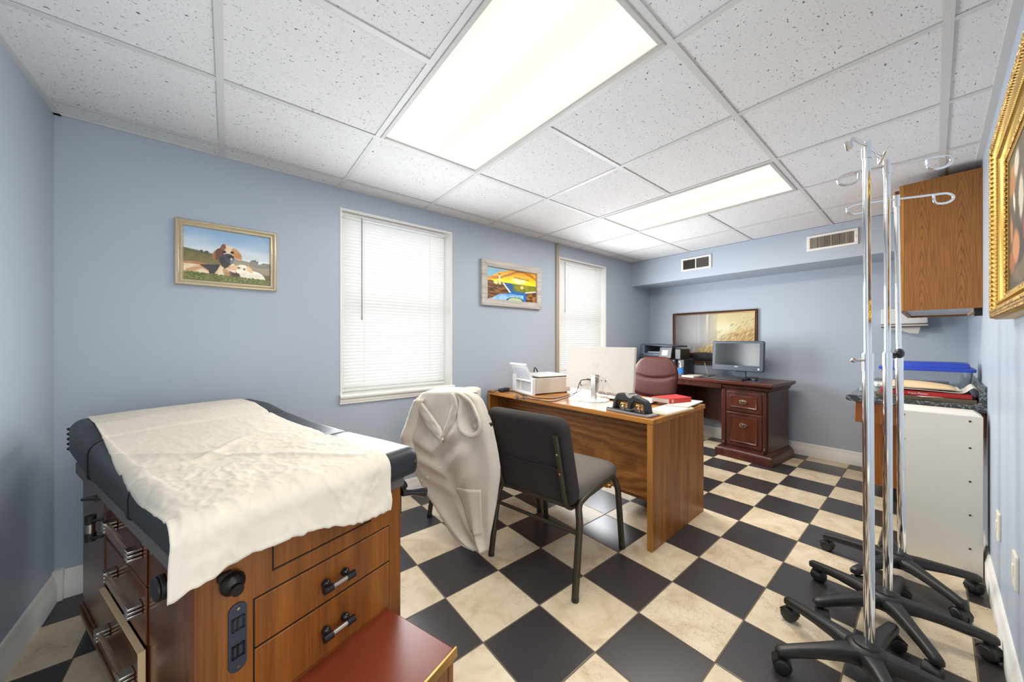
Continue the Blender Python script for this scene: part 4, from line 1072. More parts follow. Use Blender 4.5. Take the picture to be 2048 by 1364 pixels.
# --- papers, folders and red box at the right end of the desk
sheet('folder', [tuple(at_z(u, v, TZ)[:2]) for u, v in ((1292, 826), (1332, 833), (1388, 819), (1350, 808))], TZ, .010, M['manila'], 'manila folder with papers beside hole punch on oak desk corner', 'folder')
sheet('paper_sheet', [tuple(at_z(u, v, TZ + .01)[:2]) for u, v in ((1296, 820), (1332, 828), (1378, 818), (1345, 806))], TZ + .010, .003, M['paper'], 'creased white paper on top of the manila folder', 'paper')
sheet('paper_sheet', [tuple(at_z(u, v, TZ + .012)[:2]) for u, v in ((1330, 812), (1376, 816), (1406, 804), (1366, 800))], TZ + .0135, .006, M['paper'], 'thick white paper stack under the red box on oak desk', 'paper')
rb = [at_z(u, v, TZ + .02) for u, v in ((1303, 802), (1339, 807.5), (1382, 803.5), (1352, 797))]
t = thing('red_box', 'red and white pocket book lying on the papers at the desk end', 'book', (0, 0, 0))
pp = [tuple(p[:2]) for p in rb]
MB().prism(pp, TZ + .0205, TZ + .050).build('pages', M['paper'], t, bevel=.002)
cx_, cy_ = sum(p[0] for p in pp) / 4, sum(p[1] for p in pp) / 4
pq = [(cx_ + (p[0] - cx_) * 1.02, cy_ + (p[1] - cy_) * 1.02) for p in pp]
MB().prism(pq, TZ + .050, TZ + .0515).prism(pq, TZ + .0195, TZ + .021).hexa([(*pq[1], TZ + .02), (*pq[2], TZ + .02), (pq[2][0] + .002, pq[2][1] + .002, TZ + .02), (pq[1][0] + .002, pq[1][1] + .004, TZ + .02), (*pq[1], TZ + .051), (*pq[2], TZ + .051), (pq[2][0] + .002, pq[2][1] + .002, TZ + .051), (pq[1][0] + .002, pq[1][1] + .004, TZ + .051)]).build('cover', M['red_cover'], t)
t.name = 'pocket_book'
sx_ = (Vector((*pq[2], 0)) - Vector((*pq[1], 0))); sl = sx_.length; sx_.normalize(); sn = Vector((sx_.y, -sx_.x, 0))
text_mesh('spine_lettering', 'D', .026, M['white_ink'], t, basis(Vector((*pq[1], TZ + .035)) + sx_ * sl * .14 + sn * .001, sx_, Vector((0, 0, 1)), sn))

# ================================================================ burgundy office chair
oc = thing('office_chair', 'burgundy leather office chair between the two desks', 'chair', (3.12, 1.80, 0), PI + .05)
def bsec(z):                                            # half width, forward bulge of the back at height z (local, from seat)
    h = (z - .44) / .58
    wd = .235 * (1 - max(0, (h - .62) / .38) ** 2.6 * .45) * (1 - .12 * (1 - h) ** 2)
    return wd
rg = []
for i in range(121):
    z = .44 + .58 * i / 120; wd = bsec(z)
    h = i / 120; th = .055 + .02 * math.sin(PI * h)
    if h > .93: k_ = math.sqrt(max(0, 1 - ((h - .93) / .07) ** 2)); wd *= .72 + .28 * k_; th *= max(.12, k_)
    lean = -.20 - .13 * h; row = []
    for k in range(36):
        cs, sn_ = math.cos(2 * PI * k / 36), math.sin(2 * PI * k / 36); y = wd * math.copysign(abs(cs) ** .6, cs)
        cr = sum(.015 * math.exp(-((h - s_ - .09 * (y / .235) ** 2) / .03) ** 2) for s_ in (.30, .62)) * (1 - (y / .26) ** 4)
        t_ = th * math.copysign(abs(sn_) ** .7, sn_) * (1.0 if sn_ > 0 else .5)
        if sn_ > 0: t_ -= cr * sn_ ** .5
        row.append((lean + t_ + .03 * cs ** 2, y, z))
    rg.append(row)
MB().rings(rg).build('backrest', M['burgundy'], oc)
def srr(z, i): return [(p[0], p[1], z) for p in rrect(-.24 + i, .26 - i, -.26 + i, .26 - i, .09, 5)]
MB().rings([srr(z, i) for z, i in ((.40, .03), (.41, .0), (.44, -.01), (.47, .0), (.49, .03), (.5, .1))]).build('seat', M['burgundy'], oc)
b = MB()
for s in (-1, 1): b.tube(arc([(-.19, .27 * s, .42), (-.2, .31 * s, .62), (-.05, .32 * s, .64), (.14, .31 * s, .62), (.12, .27 * s, .42)], 5, .06), .018, 8)
b.build('armrest', M['black_plastic'], oc)
MB().cyl((0, 0, .1), (0, 0, .4), .03, 16).build('gas_column', M['black_gloss'], oc)
for k in range(5):
    a = 2 * PI * k / 5 + .3; d_ = Vector((math.cos(a), math.sin(a), 0))
    lg = MB().tube([Vector((0, 0, .11)), d_ * .15 + Vector((0, 0, .105)), d_ * .3 + Vector((0, 0, .07))], [.03, .024, .018], 8).build('base_leg', M['black_plastic'], oc)
    s_ = Vector((-d_.y, d_.x, 0)); MB().cyl(d_ * .3 + Vector((0, 0, .027)) - s_ * .022, d_ * .3 + Vector((0, 0, .027)) + s_ * .022, .027, 16).build('caster', M['black_plastic'], lg)

# ================================================================ mahogany desk at the back wall
MZ = .778
md = thing('executive_desk', 'carved mahogany desk with panelled drawers against the back wall', 'desk', (3.875, .945, 0), math.radians(-5))
ML, MD = 1.50, .60
def crown(x0, x1, y0, y1, prof):                        # moulding ring: list of (outset, z)
    return MB().rings([[(x0 - o, y0 - o, z), (x1 + .0, y0 - o, z), (x1 + .0, y1 + o, z), (x0 - o, y1 + o, z)] for o, z in prof], smooth=False)
MB().box(0, MD, 0, .50, MZ - .028, MZ).box(.022, MD, .50, ML - .5, MZ - .028, MZ).box(0, MD, ML - .5, ML, MZ - .028, MZ).build('desk_top', M['mahogany_top'], md, bevel=.004)
def pedestal(y0, y1, parts=True):
    x0 = .075
    c = crown(x0, MD - .02, y0, y1, [(.0, .10), (0, MZ - .085), (.012, MZ - .08), (.018, MZ - .06), (.034, MZ - .042), (.05, MZ - .034), (.05, MZ - .028)]).build('pedestal', M['mahogany'], md)
    crown(x0, MD - .02, y0, y1, [(.045, 0), (.045, .068), (.034, .08), (.03, .09), (.016, .1), (.006, .112), (.0, .113)]).build('plinth', M['mahogany'], c)
    for y in (y0 + .028, y1 - .028):
        b = MB(); b.box(x0 - .014, x0, y - .016, y + .016, .15, MZ - .09)
        b.box(x0 - .018, x0, y - .018, y + .018, .112, .122); b.tube([(x0 - .008, y, .12), (x0 - .012, y, .135), (x0 - .007, y, .155)], [.014, .017, .013], 10)
        b.build('pilaster', M['mahogany'], c, bevel=.003)
    for z0, z1, nm in ((.475, .672, 'drawer'), (.128, .462, 'drawer')):
        a, e = y0 + .052, y1 - .052
        dr = MB().box(x0 - .012, x0 + .01, a, e, z0, z1).build(nm, M['mahogany'], md, bevel=.004)
        fr = MB().rings([[(x0 - .012 - o, y_, z_) for y_, z_ in ((a + i, z0 + i), (e - i, z0 + i), (e - i, z1 - i), (a + i, z1 - i))] for i, o in ((.036, 0), (.038, .007), (.044, .009), (.05, .004), (.053, .0))], caps=False, smooth=False).build('drawer_moulding', M['mahogany'], dr)
        MB().box(x0 - .0145, x0 - .01, a + .05, e - .05, z0 + .05, z1 - .05).build('drawer_panel', M['mahogany_panel'], dr)
        cy, cz = (a + e) / 2, (z0 + z1) / 2 + (.0 if z1 - z0 < .25 else .045)
        b = MB(); b.lathe([(.001, .0), (.036, 0), (.037, .003), (.03, .005), (.001, .006)], 28, M=Matrix.Translation((x0 - .0145, cy, cz)) @ Matrix.Rotation(-PI / 2, 4, 'Y') @ Matrix.Diagonal((.62, 1, 1, 1)))
        b.tube([(x0 - .02, cy - .026, cz + .004), (x0 - .03, cy - .022, cz - .006), (x0 - .032, cy, cz - .012), (x0 - .03, cy + .022, cz - .006), (x0 - .02, cy + .026, cz + .004)], .0032, 8)
        b.ball((x0 - .024, cy - .026, cz + .004), .006, n=8); b.ball((x0 - .024, cy + .026, cz + .004), .006, n=8); b.ball((x0 - .022, cy, cz + .004), .010, (.5, 1, 1), 10)
        b.build('drawer_pull', plain('antique_pewter', (120, 108, 92), .35, .9, var=.25, vs=80), dr)
pedestal(.055, .475); pedestal(ML - .475, ML - .055)
pd = crown(.06, .2, .48, ML - .48, [(0, MZ - .095), (.006, MZ - .09), (.012, MZ - .075), (.012, MZ - .05), (.026, MZ - .036), (.026, MZ - .028)]).build('pencil_drawer', M['mahogany'], md)
MB().box(MD - .06, MD - .04, .47, ML - .47, .25, MZ - .03).build('modesty_panel', M['mahogany'], md)
MT = Matrix.Translation((3.875, .945, 0)) @ Matrix.Rotation(math.radians(-5), 4, 'Z')
# --- all-in-one computer
p = MT @ Vector((.36, .42, MZ))
ai = thing('desktop_computer', 'black all-in-one desktop computer with dark screen on the mahogany desk', 'computer', p, math.radians(-3))
MB().prism(rrect(-.03, .17, -.12, .12, .02), 0, .012).build('stand_foot', M['black_gloss'], ai, bevel=.003)
MB().box(.02, .045, -.05, .05, .01, .16).build('stand_neck', M['slate'], ai, bevel=.004)
Ts = Matrix.Translation((0, .03, .245)) @ Matrix.Rotation(math.radians(4), 4, 'Y'); B0 = basis((0, 0, 0), (0, -1, 0), (0, 0, 1), (-1, 0, 0))
bz = MB().prism(rrect(-.25, .25, -.165, .160, .018), -.045, .0, M=Ts @ B0).build('bezel', M['slate'], ai, bevel=.006)
MB().prism(rrect(-.216, .216, -.104, .134, .002), .0, .0012, M=Ts @ B0).build('screen', M['screen'], bz)
text_mesh('maker_badge', 'DELL', .017, M['white_ink'], bz, Ts @ B0 @ Matrix.Translation((0, -.118, .0006)), .0006)
MB().box(.20, .214, -.146, -.126, .0, .001, M=Ts @ B0).build('sticker', plain('pale_blue_sticker', (190, 214, 236), .4), bz)
MB().cyl((0, .148, 0), (0, .148, .001), .003, 10, M=Ts @ B0).build('webcam', M['black_gloss'], bz)
# --- keyboard
p = MT @ Vector((.19, .50, MZ))
kb = thing('keyboard', 'black keyboard in front of the black computer', 'keyboard', p, math.radians(-12))
MB().hexa([(-.075, -.225, .0), (.075, -.225, 0), (.075, .225, 0), (-.075, .225, 0), (-.075, -.225, .012), (.075, -.225, .024), (.075, .225, .024), (-.075, .225, .012)]).build('body', M['black_plastic'], kb, bevel=.003)
b = MB()
for r in range(6):
    for k in range(20):
        if 14 < k < 16: continue
        x = -.062 + .0225 * r; y = -.208 + .0215 * k; z = .012 + .012 * (x + .075) / .15
        b.box(x, x + .018, y, y + .018, z, z + .007)
b.build('keys', plain('key_black', (30, 30, 32), .35), kb)
p = MT @ Vector((.22, .23, MZ))
t = thing('mouse', 'small black mouse beside the computer stand on its pad', 'mouse', p + Vector((0, 0, .003)), .4)
MB().lathe([(.001, .034), (.018, .032), (.029, .022), (.032, .008), (.031, 0), (.001, 0)], 20, M=Matrix.Diagonal((1.7, 1, 1, 1))).build('shell', M['black_plastic'], t)
sheet('mouse_pad', [tuple((MT @ Vector((x, y, 0)))[:2]) for x, y in ((.13, .15), (.33, .15), (.33, .30), (.13, .30))], MZ, .003, M['slate'], 'dark mouse pad at right of the computer stand', 'mouse pad')
# --- big black office printer in the corner
p = MT @ Vector((.10, 1.0, MZ))
bp = thing('printer', 'large black multifunction printer in the far corner on the mahogany desk', 'printer', p, math.radians(-5))
MB().box(0, .44, 0, .50, 0, .19).build('housing', M['navy_plastic'], bp, bevel=.012)
MB().box(-.012, .01, .06, .46, .11, .16).build('paper_drawer', M['slate'], bp, bevel=.005)
MB().box(-.05, .02, .10, .40, .165, .178).build('output_tray', M['slate'], bp, bevel=.004)
MB().box(.0, .43, .17, .48, .19, .215).build('scanner_lid', M['black_plastic'], bp, bevel=.006)
b = MB(); b.box(.02, .42, .42, .49, .19, .36); b.box(.02, .42, .17, .49, .21, .255)
b.build('feeder_body', M['slate'], bp, bevel=.012)
b = MB(); Tq = Matrix.Translation((.05, .46, .35)) @ Matrix.Rotation(math.radians(3), 4, 'X')
b.box(0, .34, -.40, .02, 0, .018, M=Tq); b.build('feeder_tray', M['slate'], bp, bevel=.006)
MB().box(.06, .38, .12, .40, .256, .27).build('lower_tray', plain('pale_tray', (142, 146, 152), .4), bp, bevel=.004)
cp = MB().hexa([(-.05, .02, .20), (.02, .02, .20), (.02, .18, .20), (-.05, .18, .20), (-.02, .02, .33), (.05, .02, .33), (.05, .18, .33), (-.02, .18, .33)]).build('control_panel', M['black_plastic'], bp, bevel=.006)
MB().hexa([(-.0445, .07, .235), (-.04, .07, .235), (-.04, .14, .235), (-.0445, .14, .235), (-.0305, .07, .295), (-.026, .07, .295), (-.026, .14, .295), (-.0305, .14, .295)]).build('touch_screen', plain('pale_display', (178, 190, 206), .25), cp)
MB().box(.0, .2, -.07, .0, .19, .31).box(.04, .2, -.09, .0, 0, .19).build('finisher', M['black_plastic'], bp, bevel=.006)
MB().box(-.0135, -.0115, .40, .43, .125, .145).build('sticker', M['white_ink'], bp)
# --- bottle and papers by the printer
p = at_z(1344, 748, MZ); p = MT @ Vector((.10, .93, MZ))
t = thing('pump_bottle', 'clear bottle with blue label beside the black printer', 'bottle', p, .2)
MB().prism(rrect(-.03, .03, -.03, .03, .012), 0, .10).build('bottle', M['clear'], t, bevel=.004)
MB().prism(rrect(-.0308, .0308, -.0308, .0308, .012), .035, .085).build('bottle_label', M['sponge_blue'], t)
MB().cyl((0, 0, .10), (0, 0, .125), .012, 14).cyl((0, 0, .125), (0, 0, .165), .006, 10).box(-.045, .01, -.008, .008, .158, .172).build('pump', M['paper'], t)
sheet('paper_sheet', [tuple((MT @ Vector((x, y, 0)))[:2]) for x, y in ((.04, .75), (.30, .76), (.28, .90), (.05, .89))], MZ, .014, M['paper'], 'white papers on the mahogany desk between bottle and keyboard', 'paper')
cable('cable', [MT @ Vector(q) for q in ((.52, .87, MZ + .14), (.5, .84, MZ + .07), (.47, .80, MZ + .006), (.45, .74, MZ + .003), (.44, .68, MZ + .003))], .003, M['white_plastic'], 'thin pale cord hanging behind the bottle by the black printer')
# ================================================================ right wall: wall cabinet, counter, clutter, white panel, dispenser
X0, YF, Z0, Z1 = 3.31, .141, 1.372, 2.168
wc = thing('wall_cabinet', 'oak wall cabinet hung high on the right wall beside the gilt painting', 'cabinet', (X0, RY, Z0), 0)
D = YF - RY; Lc = 1.05; Hc = Z1 - Z0
b = MB(); b.box(0, .016, 0, D - .02, 0, Hc); b.box(Lc - .016, Lc, 0, D - .02, 0, Hc); b.box(.016, Lc - .016, 0, D - .02, Hc - .016, Hc)
b.build('carcass', M['oak_cath'], wc)
MB().box(.016, Lc - .016, .016, D - .02, .014, .026).build('bottom_shelf', M['white_trim'], wc)
MB().box(.016, Lc - .016, .0, .016, .0, Hc - .02).build('back_rail', M['manila'], wc)
b = MB(); b.box(0, .045, D - .02, D, 0, Hc); b.box(Lc - .045, Lc, D - .02, D, 0, Hc); b.box(.045, Lc - .045, D - .02, D, 0, .045); b.box(.045, Lc - .045, D - .02, D, Hc - .045, Hc)
b.build('face_frame', M['oak_light'], wc, bevel=.002)
for a, c in ((.03, .51), (.54, 1.02)):
    dr = MB().box(a, c, D, D + .018, .02, Hc - .02).build('door', M['oak'], wc, bevel=.005)
    MB().ball(((c - .04) if a < .3 else (a + .04), D + .03, .08), .014, n=12).build('door_knob', M['brass'], dr)
bkt = MB(); bkt.box(.02, .045, .001, .03, -.045, .0)
bkt.build('hanging_bracket', M['dark_metal'], wc, bevel=.003)
CX_, CZ = 3.05, .842
co = thing('countertop', 'dark marble laminate countertop along the right wall under the oak cabinet', 'countertop', (CX_, RY, CZ), 0)
CL, CD = BX - CX_ - .005, .535
o = [(0, -.038), (CD - .02, -.038), (CD - .004, -.032), (CD, -.019), (CD - .004, -.006), (CD - .02, 0), (.045, 0), (.03, .006), (.024, .02), (.024, .085), (.018, .098), (.0, .1)]
MB().rings([[(x, y, z) for y, z in o] for x in (0, CL)], smooth=False).build('slab', M['marble'], co)
b = MB(); b.box(.02, .04, 0, CD - .04, -.17, -.038); b.box(.04, .72, CD - .06, CD - .04, -.17, -.038)
b.build('apron', M['oak_red'], co, bevel=.006)
bc = thing('base_cabinet', 'reddish oak base cabinet under the far end of the counter', 'cabinet', (3.78, RY, 0), 0)
MB().box(0, BX - 3.78 - .02, .02, .47, .1, CZ - .0385).build('carcass', M['oak_red'], bc, bevel=.002)
MB().box(.02, BX - 3.78 - .02, .02, .41, 0, .1).build('toe_kick', M['black_plastic'], bc)
for a in (.02, .42):
    dr = MB().box(a, a + .38, .47, .488, .12, .62).build('door', M['oak'], bc, bevel=.004); MB().ball((a + .19, .5, .58), .014, n=10).build('door_knob', M['brass'], dr)
    dr = MB().box(a, a + .38, .47, .488, .64, .79).build('drawer', M['oak'], bc, bevel=.004); MB().ball((a + .19, .5, .715), .014, n=10).build('drawer_knob', M['brass'], dr)
wp = thing('white_panel_unit', 'white panelled box with screw heads against the counter end', 'box unit', (2.905, RY + .02, 0), 0)
Wt = .82
MB().hexa([(0, 0, 0), (.125, 0, 0), (.125, .285, 0), (0, .285, 0), (0, 0, Wt - .02), (.125, 0, Wt - .02), (.125, .285, Wt - .02), (0, .285, Wt - .02)]).hexa([(0, 0, Wt - .02), (.125, 0, Wt - .02), (.125, .285, Wt - .02), (0, .285, Wt - .02), (.03, .025, Wt), (.125, .025, Wt), (.125, .275, Wt), (.03, .275, Wt)]).build('body', plain('cream_white_board', (230, 225, 214), .45, var=.02), wp, bevel=.002)
for v_ in (.13, .30, .47, .64, .775):
    b = MB()
    for y in (.04, .262): b.ball((-.001, y, v_), .0048, (.4, 1, 1), 8)
    b.build('screw_head', plain('screw_grey', (70, 64, 60), .4, .6), wp)
# --- clutter on the counter
def slab(name, y0, y1, x0, x1, z0, z1, mat, label, cat, yaw=0, bevel=.002, group=None):
    t = MB().box(-(x1 - x0) / 2, (x1 - x0) / 2, -(y1 - y0) / 2, (y1 - y0) / 2, 0, z1 - z0).build(name, mat, bevel=bevel)
    t.location = ((x0 + x1) / 2, (y0 + y1) / 2, z0); t.rotation_euler = (0, 0, yaw); return tag(t, label, cat, group)
slab('binder', -.145, .23, 3.075, 3.36, CZ, CZ + .022, M['olive_board'], 'flat olive-black board lowest in the counter pile', 'binder')
slab('paper_note', -.03, .06, 3.07, 3.11, CZ + .0225, CZ + .0235, M['paper'], 'small white slip lying on the olive board edge', 'paper', .5, 0)
bk = thing('red_book', 'red book with white spine lettering in the counter pile', 'book', (3.10, .04, CZ + .024), 0)
MB().box(.002, .2, -.165, .165, .003, .022).build('pages', M['paper'], bk)
MB().box(0, .205, -.17, .17, 0, .003).box(0, .205, -.17, .17, .022, .025).box(-.002, .002, -.17, .17, 0, .025).build('cover', M['red_cover'], bk, bevel=.001)
text_mesh('spine_lettering', 'Puppy Pleaser', .0135, M['white_ink'], bk, basis((-.0025, .02, .0125), (0, -1, 0), (0, 0, 1), (-1, 0, 0)))
text_mesh('spine_emblem', 'C', .022, M['white_ink'], bk, basis((-.0025, .098, .0125), (0, -1, 0), (0, 0, 1), (-1, 0, 0)))
def curled(u, v):
    y = .20 - .36 * u; z = CZ + .0535 + .006 * math.sin(u * 5 + v * 2) * .5 + .003 + .035 * math.exp(-((u - .93) / .06) ** 2)
    return (3.085 + .24 * v, y, z)
o = tag(MB().grid(curled, 40, 6).build('paper_sheet', M['paper'], solid=.001), 'white sheet with curled right end on the red book', 'paper')
slab('envelope', -.09, .21, 3.11, 3.34, CZ + .064, CZ + .068, M['paper'], 'flat white envelope under the manila envelope on the counter', 'envelope', .03, 0)
def puff(u, v):
    y = .215 - .29 * u; x = 3.10 + .2 * v
    return (x, y, CZ + .069 + .038 * (math.sin(PI * min(1, u * 1.0)) ** .35) * (math.sin(PI * v) ** .4 if 0 < v < 1 else 0) * (1 - .35 * u) + .001)
b = MB(); b.grid(puff, 24, 14); b.grid(lambda u, v: (3.10 + .2 * v, .215 - .29 * u, CZ + .069), 24, 14)
tag(b.build('padded_envelope', M['manila']), 'padded manila envelope in the counter pile in front of the tub', 'envelope')
tu = thing('storage_tub', 'clear plastic tub with blue lid at the top of the counter clutter', 'tub', (3.50, .04, CZ), 0)
def tring(z, i): return [(p[0], p[1], z) for p in rrect(-.14 + i, .14 - i, -.19 + i, .19 - i, .03, 4)]
MB().rings([tring(z * 1.1, i) for z, i in ((0.001, .03), (.003, .022), (.14, .004), (.152, .0), (.152, .006), (.14, .009), (.006, .027))]).build('tub_body', M['clear'], tu)
MB().rings([tring(z * 1.1, i) for z, i in ((.140, -.006), (.154, -.008), (.158, -.004), (.160, .012), (.182, .016), (.186, .02), (.186, .08))]).build('tub_lid', M['blue_plastic'], tu)
b = MB(); b.box(-.09, .09, -.14, .1, .03, .05); b.box(-.08, .08, -.10, .13, .051, .08)
b.build('tub_contents', plain('mixed_packets', (120, 128, 140), .5, var=.4, vs=14), tu)
slab('white_dish', .20, .29, 3.70, 3.84, CZ, CZ + .035, M['white_plastic'], 'small white dish at the left edge of the counter clutter', 'dish', .2, .01)
slab('glass_board', .255, .335, 3.3, 3.6, CZ, CZ + .012, plain('frosted_board', (150, 168, 178), .15), 'small frosted glass board near the counter front edge', 'board', .1)
# --- dispenser on the back wall
ds = thing('towel_dispenser', 'white wall dispenser with paper hanging out, on back wall below cabinet', 'dispenser', (BX, .168, 1.30), 0)
MB().hexa([(-.10, -.135, .03), (0, -.135, .03), (0, .135, .03), (-.10, .135, .03), (-.085, -.135, .165), (0, -.135, .165), (0, .135, .165), (-.085, .135, .165)]).build('cover', M['white_plastic'], ds, bevel=.006)
MB().box(-.104, .001, -.136, .136, .022, .03).box(-.10, 0, -.134, .134, .0, .012).build('dark_band', plain('grey_band', (96, 88, 80), .5), ds, bevel=.001)
MB().box(-.102, 0, -.136, .136, .012, .022).build('pale_band', M['white_plastic'], ds, bevel=.001)
MB().prism([(.115, 0), (-.095, 0), (-.08, -.055), (-.03, -.05), (.02, -.022), (.115, -.015)], .07, .0706, M=basis((0, 0, 0), (0, 1, 0), (0, 0, 1), (-1, 0, 0))).build('paper_end', M['paper'], ds)

# ================================================================ three IV poles
def caster(lg, tip, d, a):
    s = Vector((math.cos(a), math.sin(a), 0)); w = Vector((-s.y, s.x, 0)); c = tip + s * .012
    c.z = .0275
    b = MB(); b.tube([c + w * t_ for t_ in (-.0235, -.0215, -.017, -.003, -.002, .002, .003, .017, .0215, .0235)], [.018, .0235, .0268, .0275, .025, .025, .0275, .0268, .0235, .018], 24)
    hood = [[c + w * t_ + s * (.0295 * math.cos(q)) + Vector((0, 0, .0295 * math.sin(q))) for q in [math.radians(20 + 14 * k) for k in range(12)]] + [c + w * t_ + s * (.0265 * math.cos(q)) + Vector((0, 0, .0265 * math.sin(q))) for q in [math.radians(174 - 14 * k) for k in range(12)]] for t_ in (-.020, .020)]
    b.rings(hood)
    b.cyl(c - w * .006, c + w * .006, .012, 12); b.cyl(Vector((tip.x, tip.y, .03)), Vector((tip.x, tip.y, .08)), .008, 10)
    b.build('caster', M['black_plastic'], lg)
def iv_stand(label, hub, a0, bottom, top, joint, hooks, rng):
    t = thing('iv_pole', label, 'iv pole', (hub[0], hub[1], 0), 0, 'chrome poles on black wheeled bases')
    for k in range(5):
        a = math.radians(a0 + 72 * k); d = Vector((math.cos(a), math.sin(a), 0)); s = Vector((-d.y, d.x, 0)); L = .30
        rg = []
        for q, w, zt, zb in ((.02, .036, .118, .072), (.05, .034, .121, .074), (.10, .027, .119, .078), (.17, .022, .110, .076), (.24, .0195, .101, .070), (.285, .019, .094, .064), (.305, .0165, .09, .0635), (.313, .009, .084, .066)):
            q *= .925
            rg.append([d * q + s * (w * x) + Vector((0, 0, zb + (zt - zb) * z)) for x, z in ((-1, .12), (-.9, 0), (.9, 0), (1, .12), (1, .6), (.72, .95), (.3, 1), (-.3, 1), (-.72, .95), (-1, .6))])
        lg = MB().rings(rg, smooth=True).build('leg', M['black_plastic'], t, bevel=.003)
        caster(lg, d * .258, d, a + rng.uniform(-1.6, 1.6))
    MB().lathe([(.001, .07), (.052, .07), (.056, .085), (.054, .118), (.044, .126), (.034, .128), (.032, .134), (.024, .136), (.001, .136)], 28).build('hub', M['black_plastic'], t)
    bo = Vector(bottom) - Vector((hub[0], hub[1], 0)); to = Vector(top) - Vector((hub[0], hub[1], 0))
    ax = (to - bo); jz = (joint - bo.z) / ax.z; J = bo + ax * jz
    MB().cyl(bo, J, .0146, 28).build('lower_tube', M['chrome'], t)
    MB().cyl(J - ax * .02, to, .0102, 24).build('upper_tube', M['chrome'], t)
    cl = MB().cyl(J - Vector((0, 0, .055)), J + Vector((0, 0, .002)), .0158, 24).cyl(J + Vector((0, 0, .002)), J + Vector((0, 0, .006)), .0135, 24).build('lock_collar', M['chrome'], t)
    b = MB(); b.cyl(to - Vector((0, 0, .045)), to + Vector((0, 0, .012)), .0125, 20)
    b.build('head_sleeve', M['chrome'], t)
    return t, J, to, cl
rng = random.Random(3)
HB = [(1.716, .150), (2.137, .130), (2.58, .118)]
def pole_pts(hub, ub, ut, vt):
    f = hub[0] * FX + hub[1] * RX; r0 = hub[0] * RX - hub[1] * FX
    def P(u, z): 
        r = (u - CX) / F * f; return Vector((r * RX + f * FX, -r * FX + f * RX, z))
    return P(ub, .12), P(ut, EYE + (CY - vt) * f / F)
FWD = Vector((FX, RX, 0)); RGT = Vector((RX, -FX, 0))
labels = ['nearest chrome IV pole, with short bent hooks on top', 'middle chrome IV pole with long looped hooks and black knob', 'farthest chrome IV pole, standing in front of the white panel box']
# nearest
bt, tp = pole_pts(HB[0], 1739, 1733, 292)
t, J, to, cl = iv_stand(labels[0], HB[0], -10, bt, tp, 1.135, None, rng)
MB().cyl(J + Vector((0, 0, -.02)) - RGT * .015, J + Vector((0, 0, -.02)) - RGT * .045, .0045, 10).ball(J + Vector((0, 0, -.02)) - RGT * .05, .0085, (1, 1, 1), 12).build('lock_screw', M['dull_chrome'], cl)
def hp_(u, v, df):                                     # point seen at (u, v), df metres in front of or behind the pole top
    f = to.x * FX + to.y * RX + df
    r = ray(u, v); return Vector((r.x * f, r.y * f, r.z * f + EYE))
o_ = Vector((HB[0][0], HB[0][1], 0))
def hook_pts(L, wt): return [hp_w(u, v, df) - o_ for u, v, df in L]
def hp_w(u, v, df):
    q = to + o_; f = q.x * FX + q.y * RX + df; r = ray(u, v); return Vector((r.x * f, r.y * f, r.z * f + EYE))
MB().tube(arc(hook_pts([(1733, 292, 0), (1718, 284, -.06), (1705, 276, -.11), (1701, 290, -.115), (1701, 298, -.12), (1696, 300, -.14), (1693, 285, -.16)], 1), 4, .012), .0052, 10).build('hook', M['chrome'], t)
MB().tube(arc(hook_pts([(1735, 292, 0), (1750, 305, .06), (1759, 313, .11), (1758, 330, .115), (1763, 318, .10), (1770, 303, .09)], 1), 4, .012), .0052, 10).build('hook', M['chrome'], t)
def loop_hook(t, to, dirv, L, sgn):
    up = Vector((0, 0, 1)); e = to + dirv * L + up * (.0)
    pts = [to, to + dirv * (L * .8)]
    c = to + dirv * (L + .01) - up * .024
    for k in range(13):
        a = PI / 2 - PI * 1.02 * k / 12; pts.append(c + dirv * (.040 * math.cos(a)) + up * (.024 * math.sin(a)) )
    pts += [c - dirv * .022 - up * .021, c - dirv * .032 - up * .010, c - dirv * .034 + up * .026]
    MB().tube(arc(pts, 3, .008), .0056, 10).build('hook', M['chrome'], t)
bt, tp = pole_pts(HB[1], 1776, 1774, 326)
t, J, to, cl = iv_stand(labels[1], HB[1], -6, bt, tp, 1.13, None, rng)
t0 = to - Vector((0, 0, .01)); dv = (RGT * 1 + Vector((0, 0, .06)) - FWD * .35).normalized()
loop_hook(t, t0, dv, .15, 1); dv2 = (-RGT - Vector((0, 0, .12)) + FWD * .35).normalized(); loop_hook(t, t0, dv2, .115, -1)
kn = MB().cyl(J + Vector((0, 0, -.01)), J + Vector((0, 0, -.01)) + RGT * .03, .012, 14).ball(J + Vector((0, 0, .0)) + RGT * .05, .026, (1, .6, .8), 16).build('clamp_knob', M['black_plastic'], t)
bt, tp = pole_pts(HB[2], 1804, 1793, 396)
t, J, to, cl = iv_stand(labels[2], HB[2], 9, bt, tp, 1.10, None, rng)
t0 = to - Vector((0, 0, .006)); loop_hook(t, t0, (RGT * 1 + Vector((0, 0, .04)) - FWD * .3).normalized(), .165, 1); loop_hook(t, t0, (-RGT - Vector((0, 0, .05)) + FWD * .3).normalized(), .15, -1)
MB().cyl(to + Vector((0, 0, .012)), to + Vector((0, 0, .03)), .010, 12).build('rusty_cap', plain('brown_plug', (104, 56, 34), .6), t)

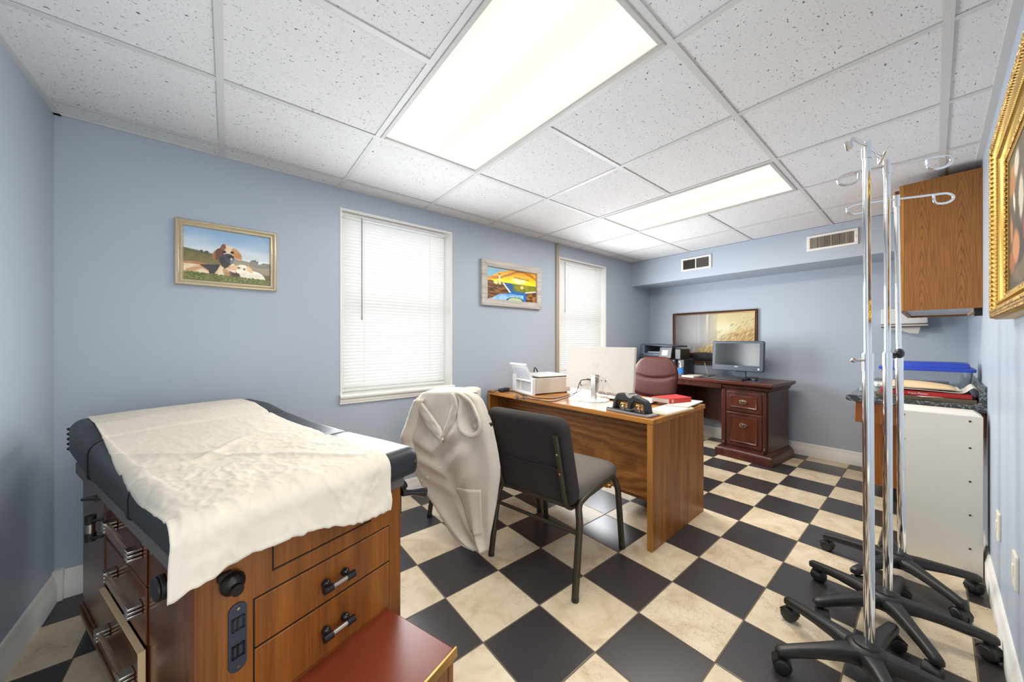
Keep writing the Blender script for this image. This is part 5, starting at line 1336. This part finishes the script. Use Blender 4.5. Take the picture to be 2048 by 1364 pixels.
# ================================================================ camera, daylight, lamps
cam = bpy.data.cameras.new('camera'); co_ = bpy.data.objects.new('camera', cam); C.objects.link(co_)
co_.location = (0, 0, EYE); co_.rotation_euler = (PI / 2, 0, -math.atan2(FX, RX))
cam.sensor_width = 36; cam.lens = 36 * F / 2048; cam.clip_start = .02
bpy.context.scene.camera = co_
w = bpy.data.worlds.new('daylight'); bpy.context.scene.world = w; w.use_nodes = True
bg = w.node_tree.nodes['Background']; bg.inputs[0].default_value = (.86, .93, 1, 1); bg.inputs[1].default_value = 2.1
SIDE_FILL_W, DOOR_W = 24, 4
def area(name, loc, rot, sx, sy, e, col):
    la = bpy.data.lights.new(name, 'AREA'); la.shape = 'RECTANGLE'; la.size = sx; la.size_y = sy; la.energy = e; la.color = col
    o = bpy.data.objects.new(name, la); C.objects.link(o); o.location = loc; o.rotation_euler = rot; return o
# unseen fill lamp added over the entry, with no fixture built
L3 = (GX[1], GX[2], GY[0], GY[1])
la = area('entry_fill', ((L3[0] + L3[1]) / 2, -.95, H - .02), (0, 0, 0), .5, 1.1, 14, (1, .94, .85))
la = area('doorway_daylight', (.1, HY - .1, 1.05), (math.radians(108), 0, 0), 1.0, 1.95, DOOR_W, (.9, .95, 1))  # added fill lamp outside the unseen doorway, aimed in and up
for W, nm, WIN_W in ((W1, 'daylight_near_window', 24), (W2, 'daylight_far_window', 42)):
    for k in range(3):                                  # lamp strips added inside the blind for window daylight, tilted slightly down
        hh = (W[3] - .42 - W[2]) / 3
        area(nm, ((W[0] + W[1]) / 2, WY - .06, W[2] + hh * (k + .5)), (math.radians(-84), 0, 0), W[1] - W[0], hh, WIN_W / 3, (.93, .97, 1))
la = area('side_doorway_daylight', (HX + .1, -1.0, 1.05), (math.radians(100), 0, math.radians(70)), .85, 1.9, SIDE_FILL_W, (.93, .97, 1))  # added fill lamp beyond the unseen side opening, aimed at the left wall
S = bpy.context.scene
S.view_settings.view_transform = 'Standard'; S.view_settings.look = 'None'; S.view_settings.gamma = 1; S.view_settings.use_curve_mapping = False
S.view_settings.exposure = 0.12
S.cycles.use_denoising = True
S.cycles.max_bounces = 10; S.cycles.diffuse_bounces = 6; S.cycles.glossy_bounces = 4; S.cycles.transmission_bounces = 8
S.cycles.sample_clamp_indirect = 6
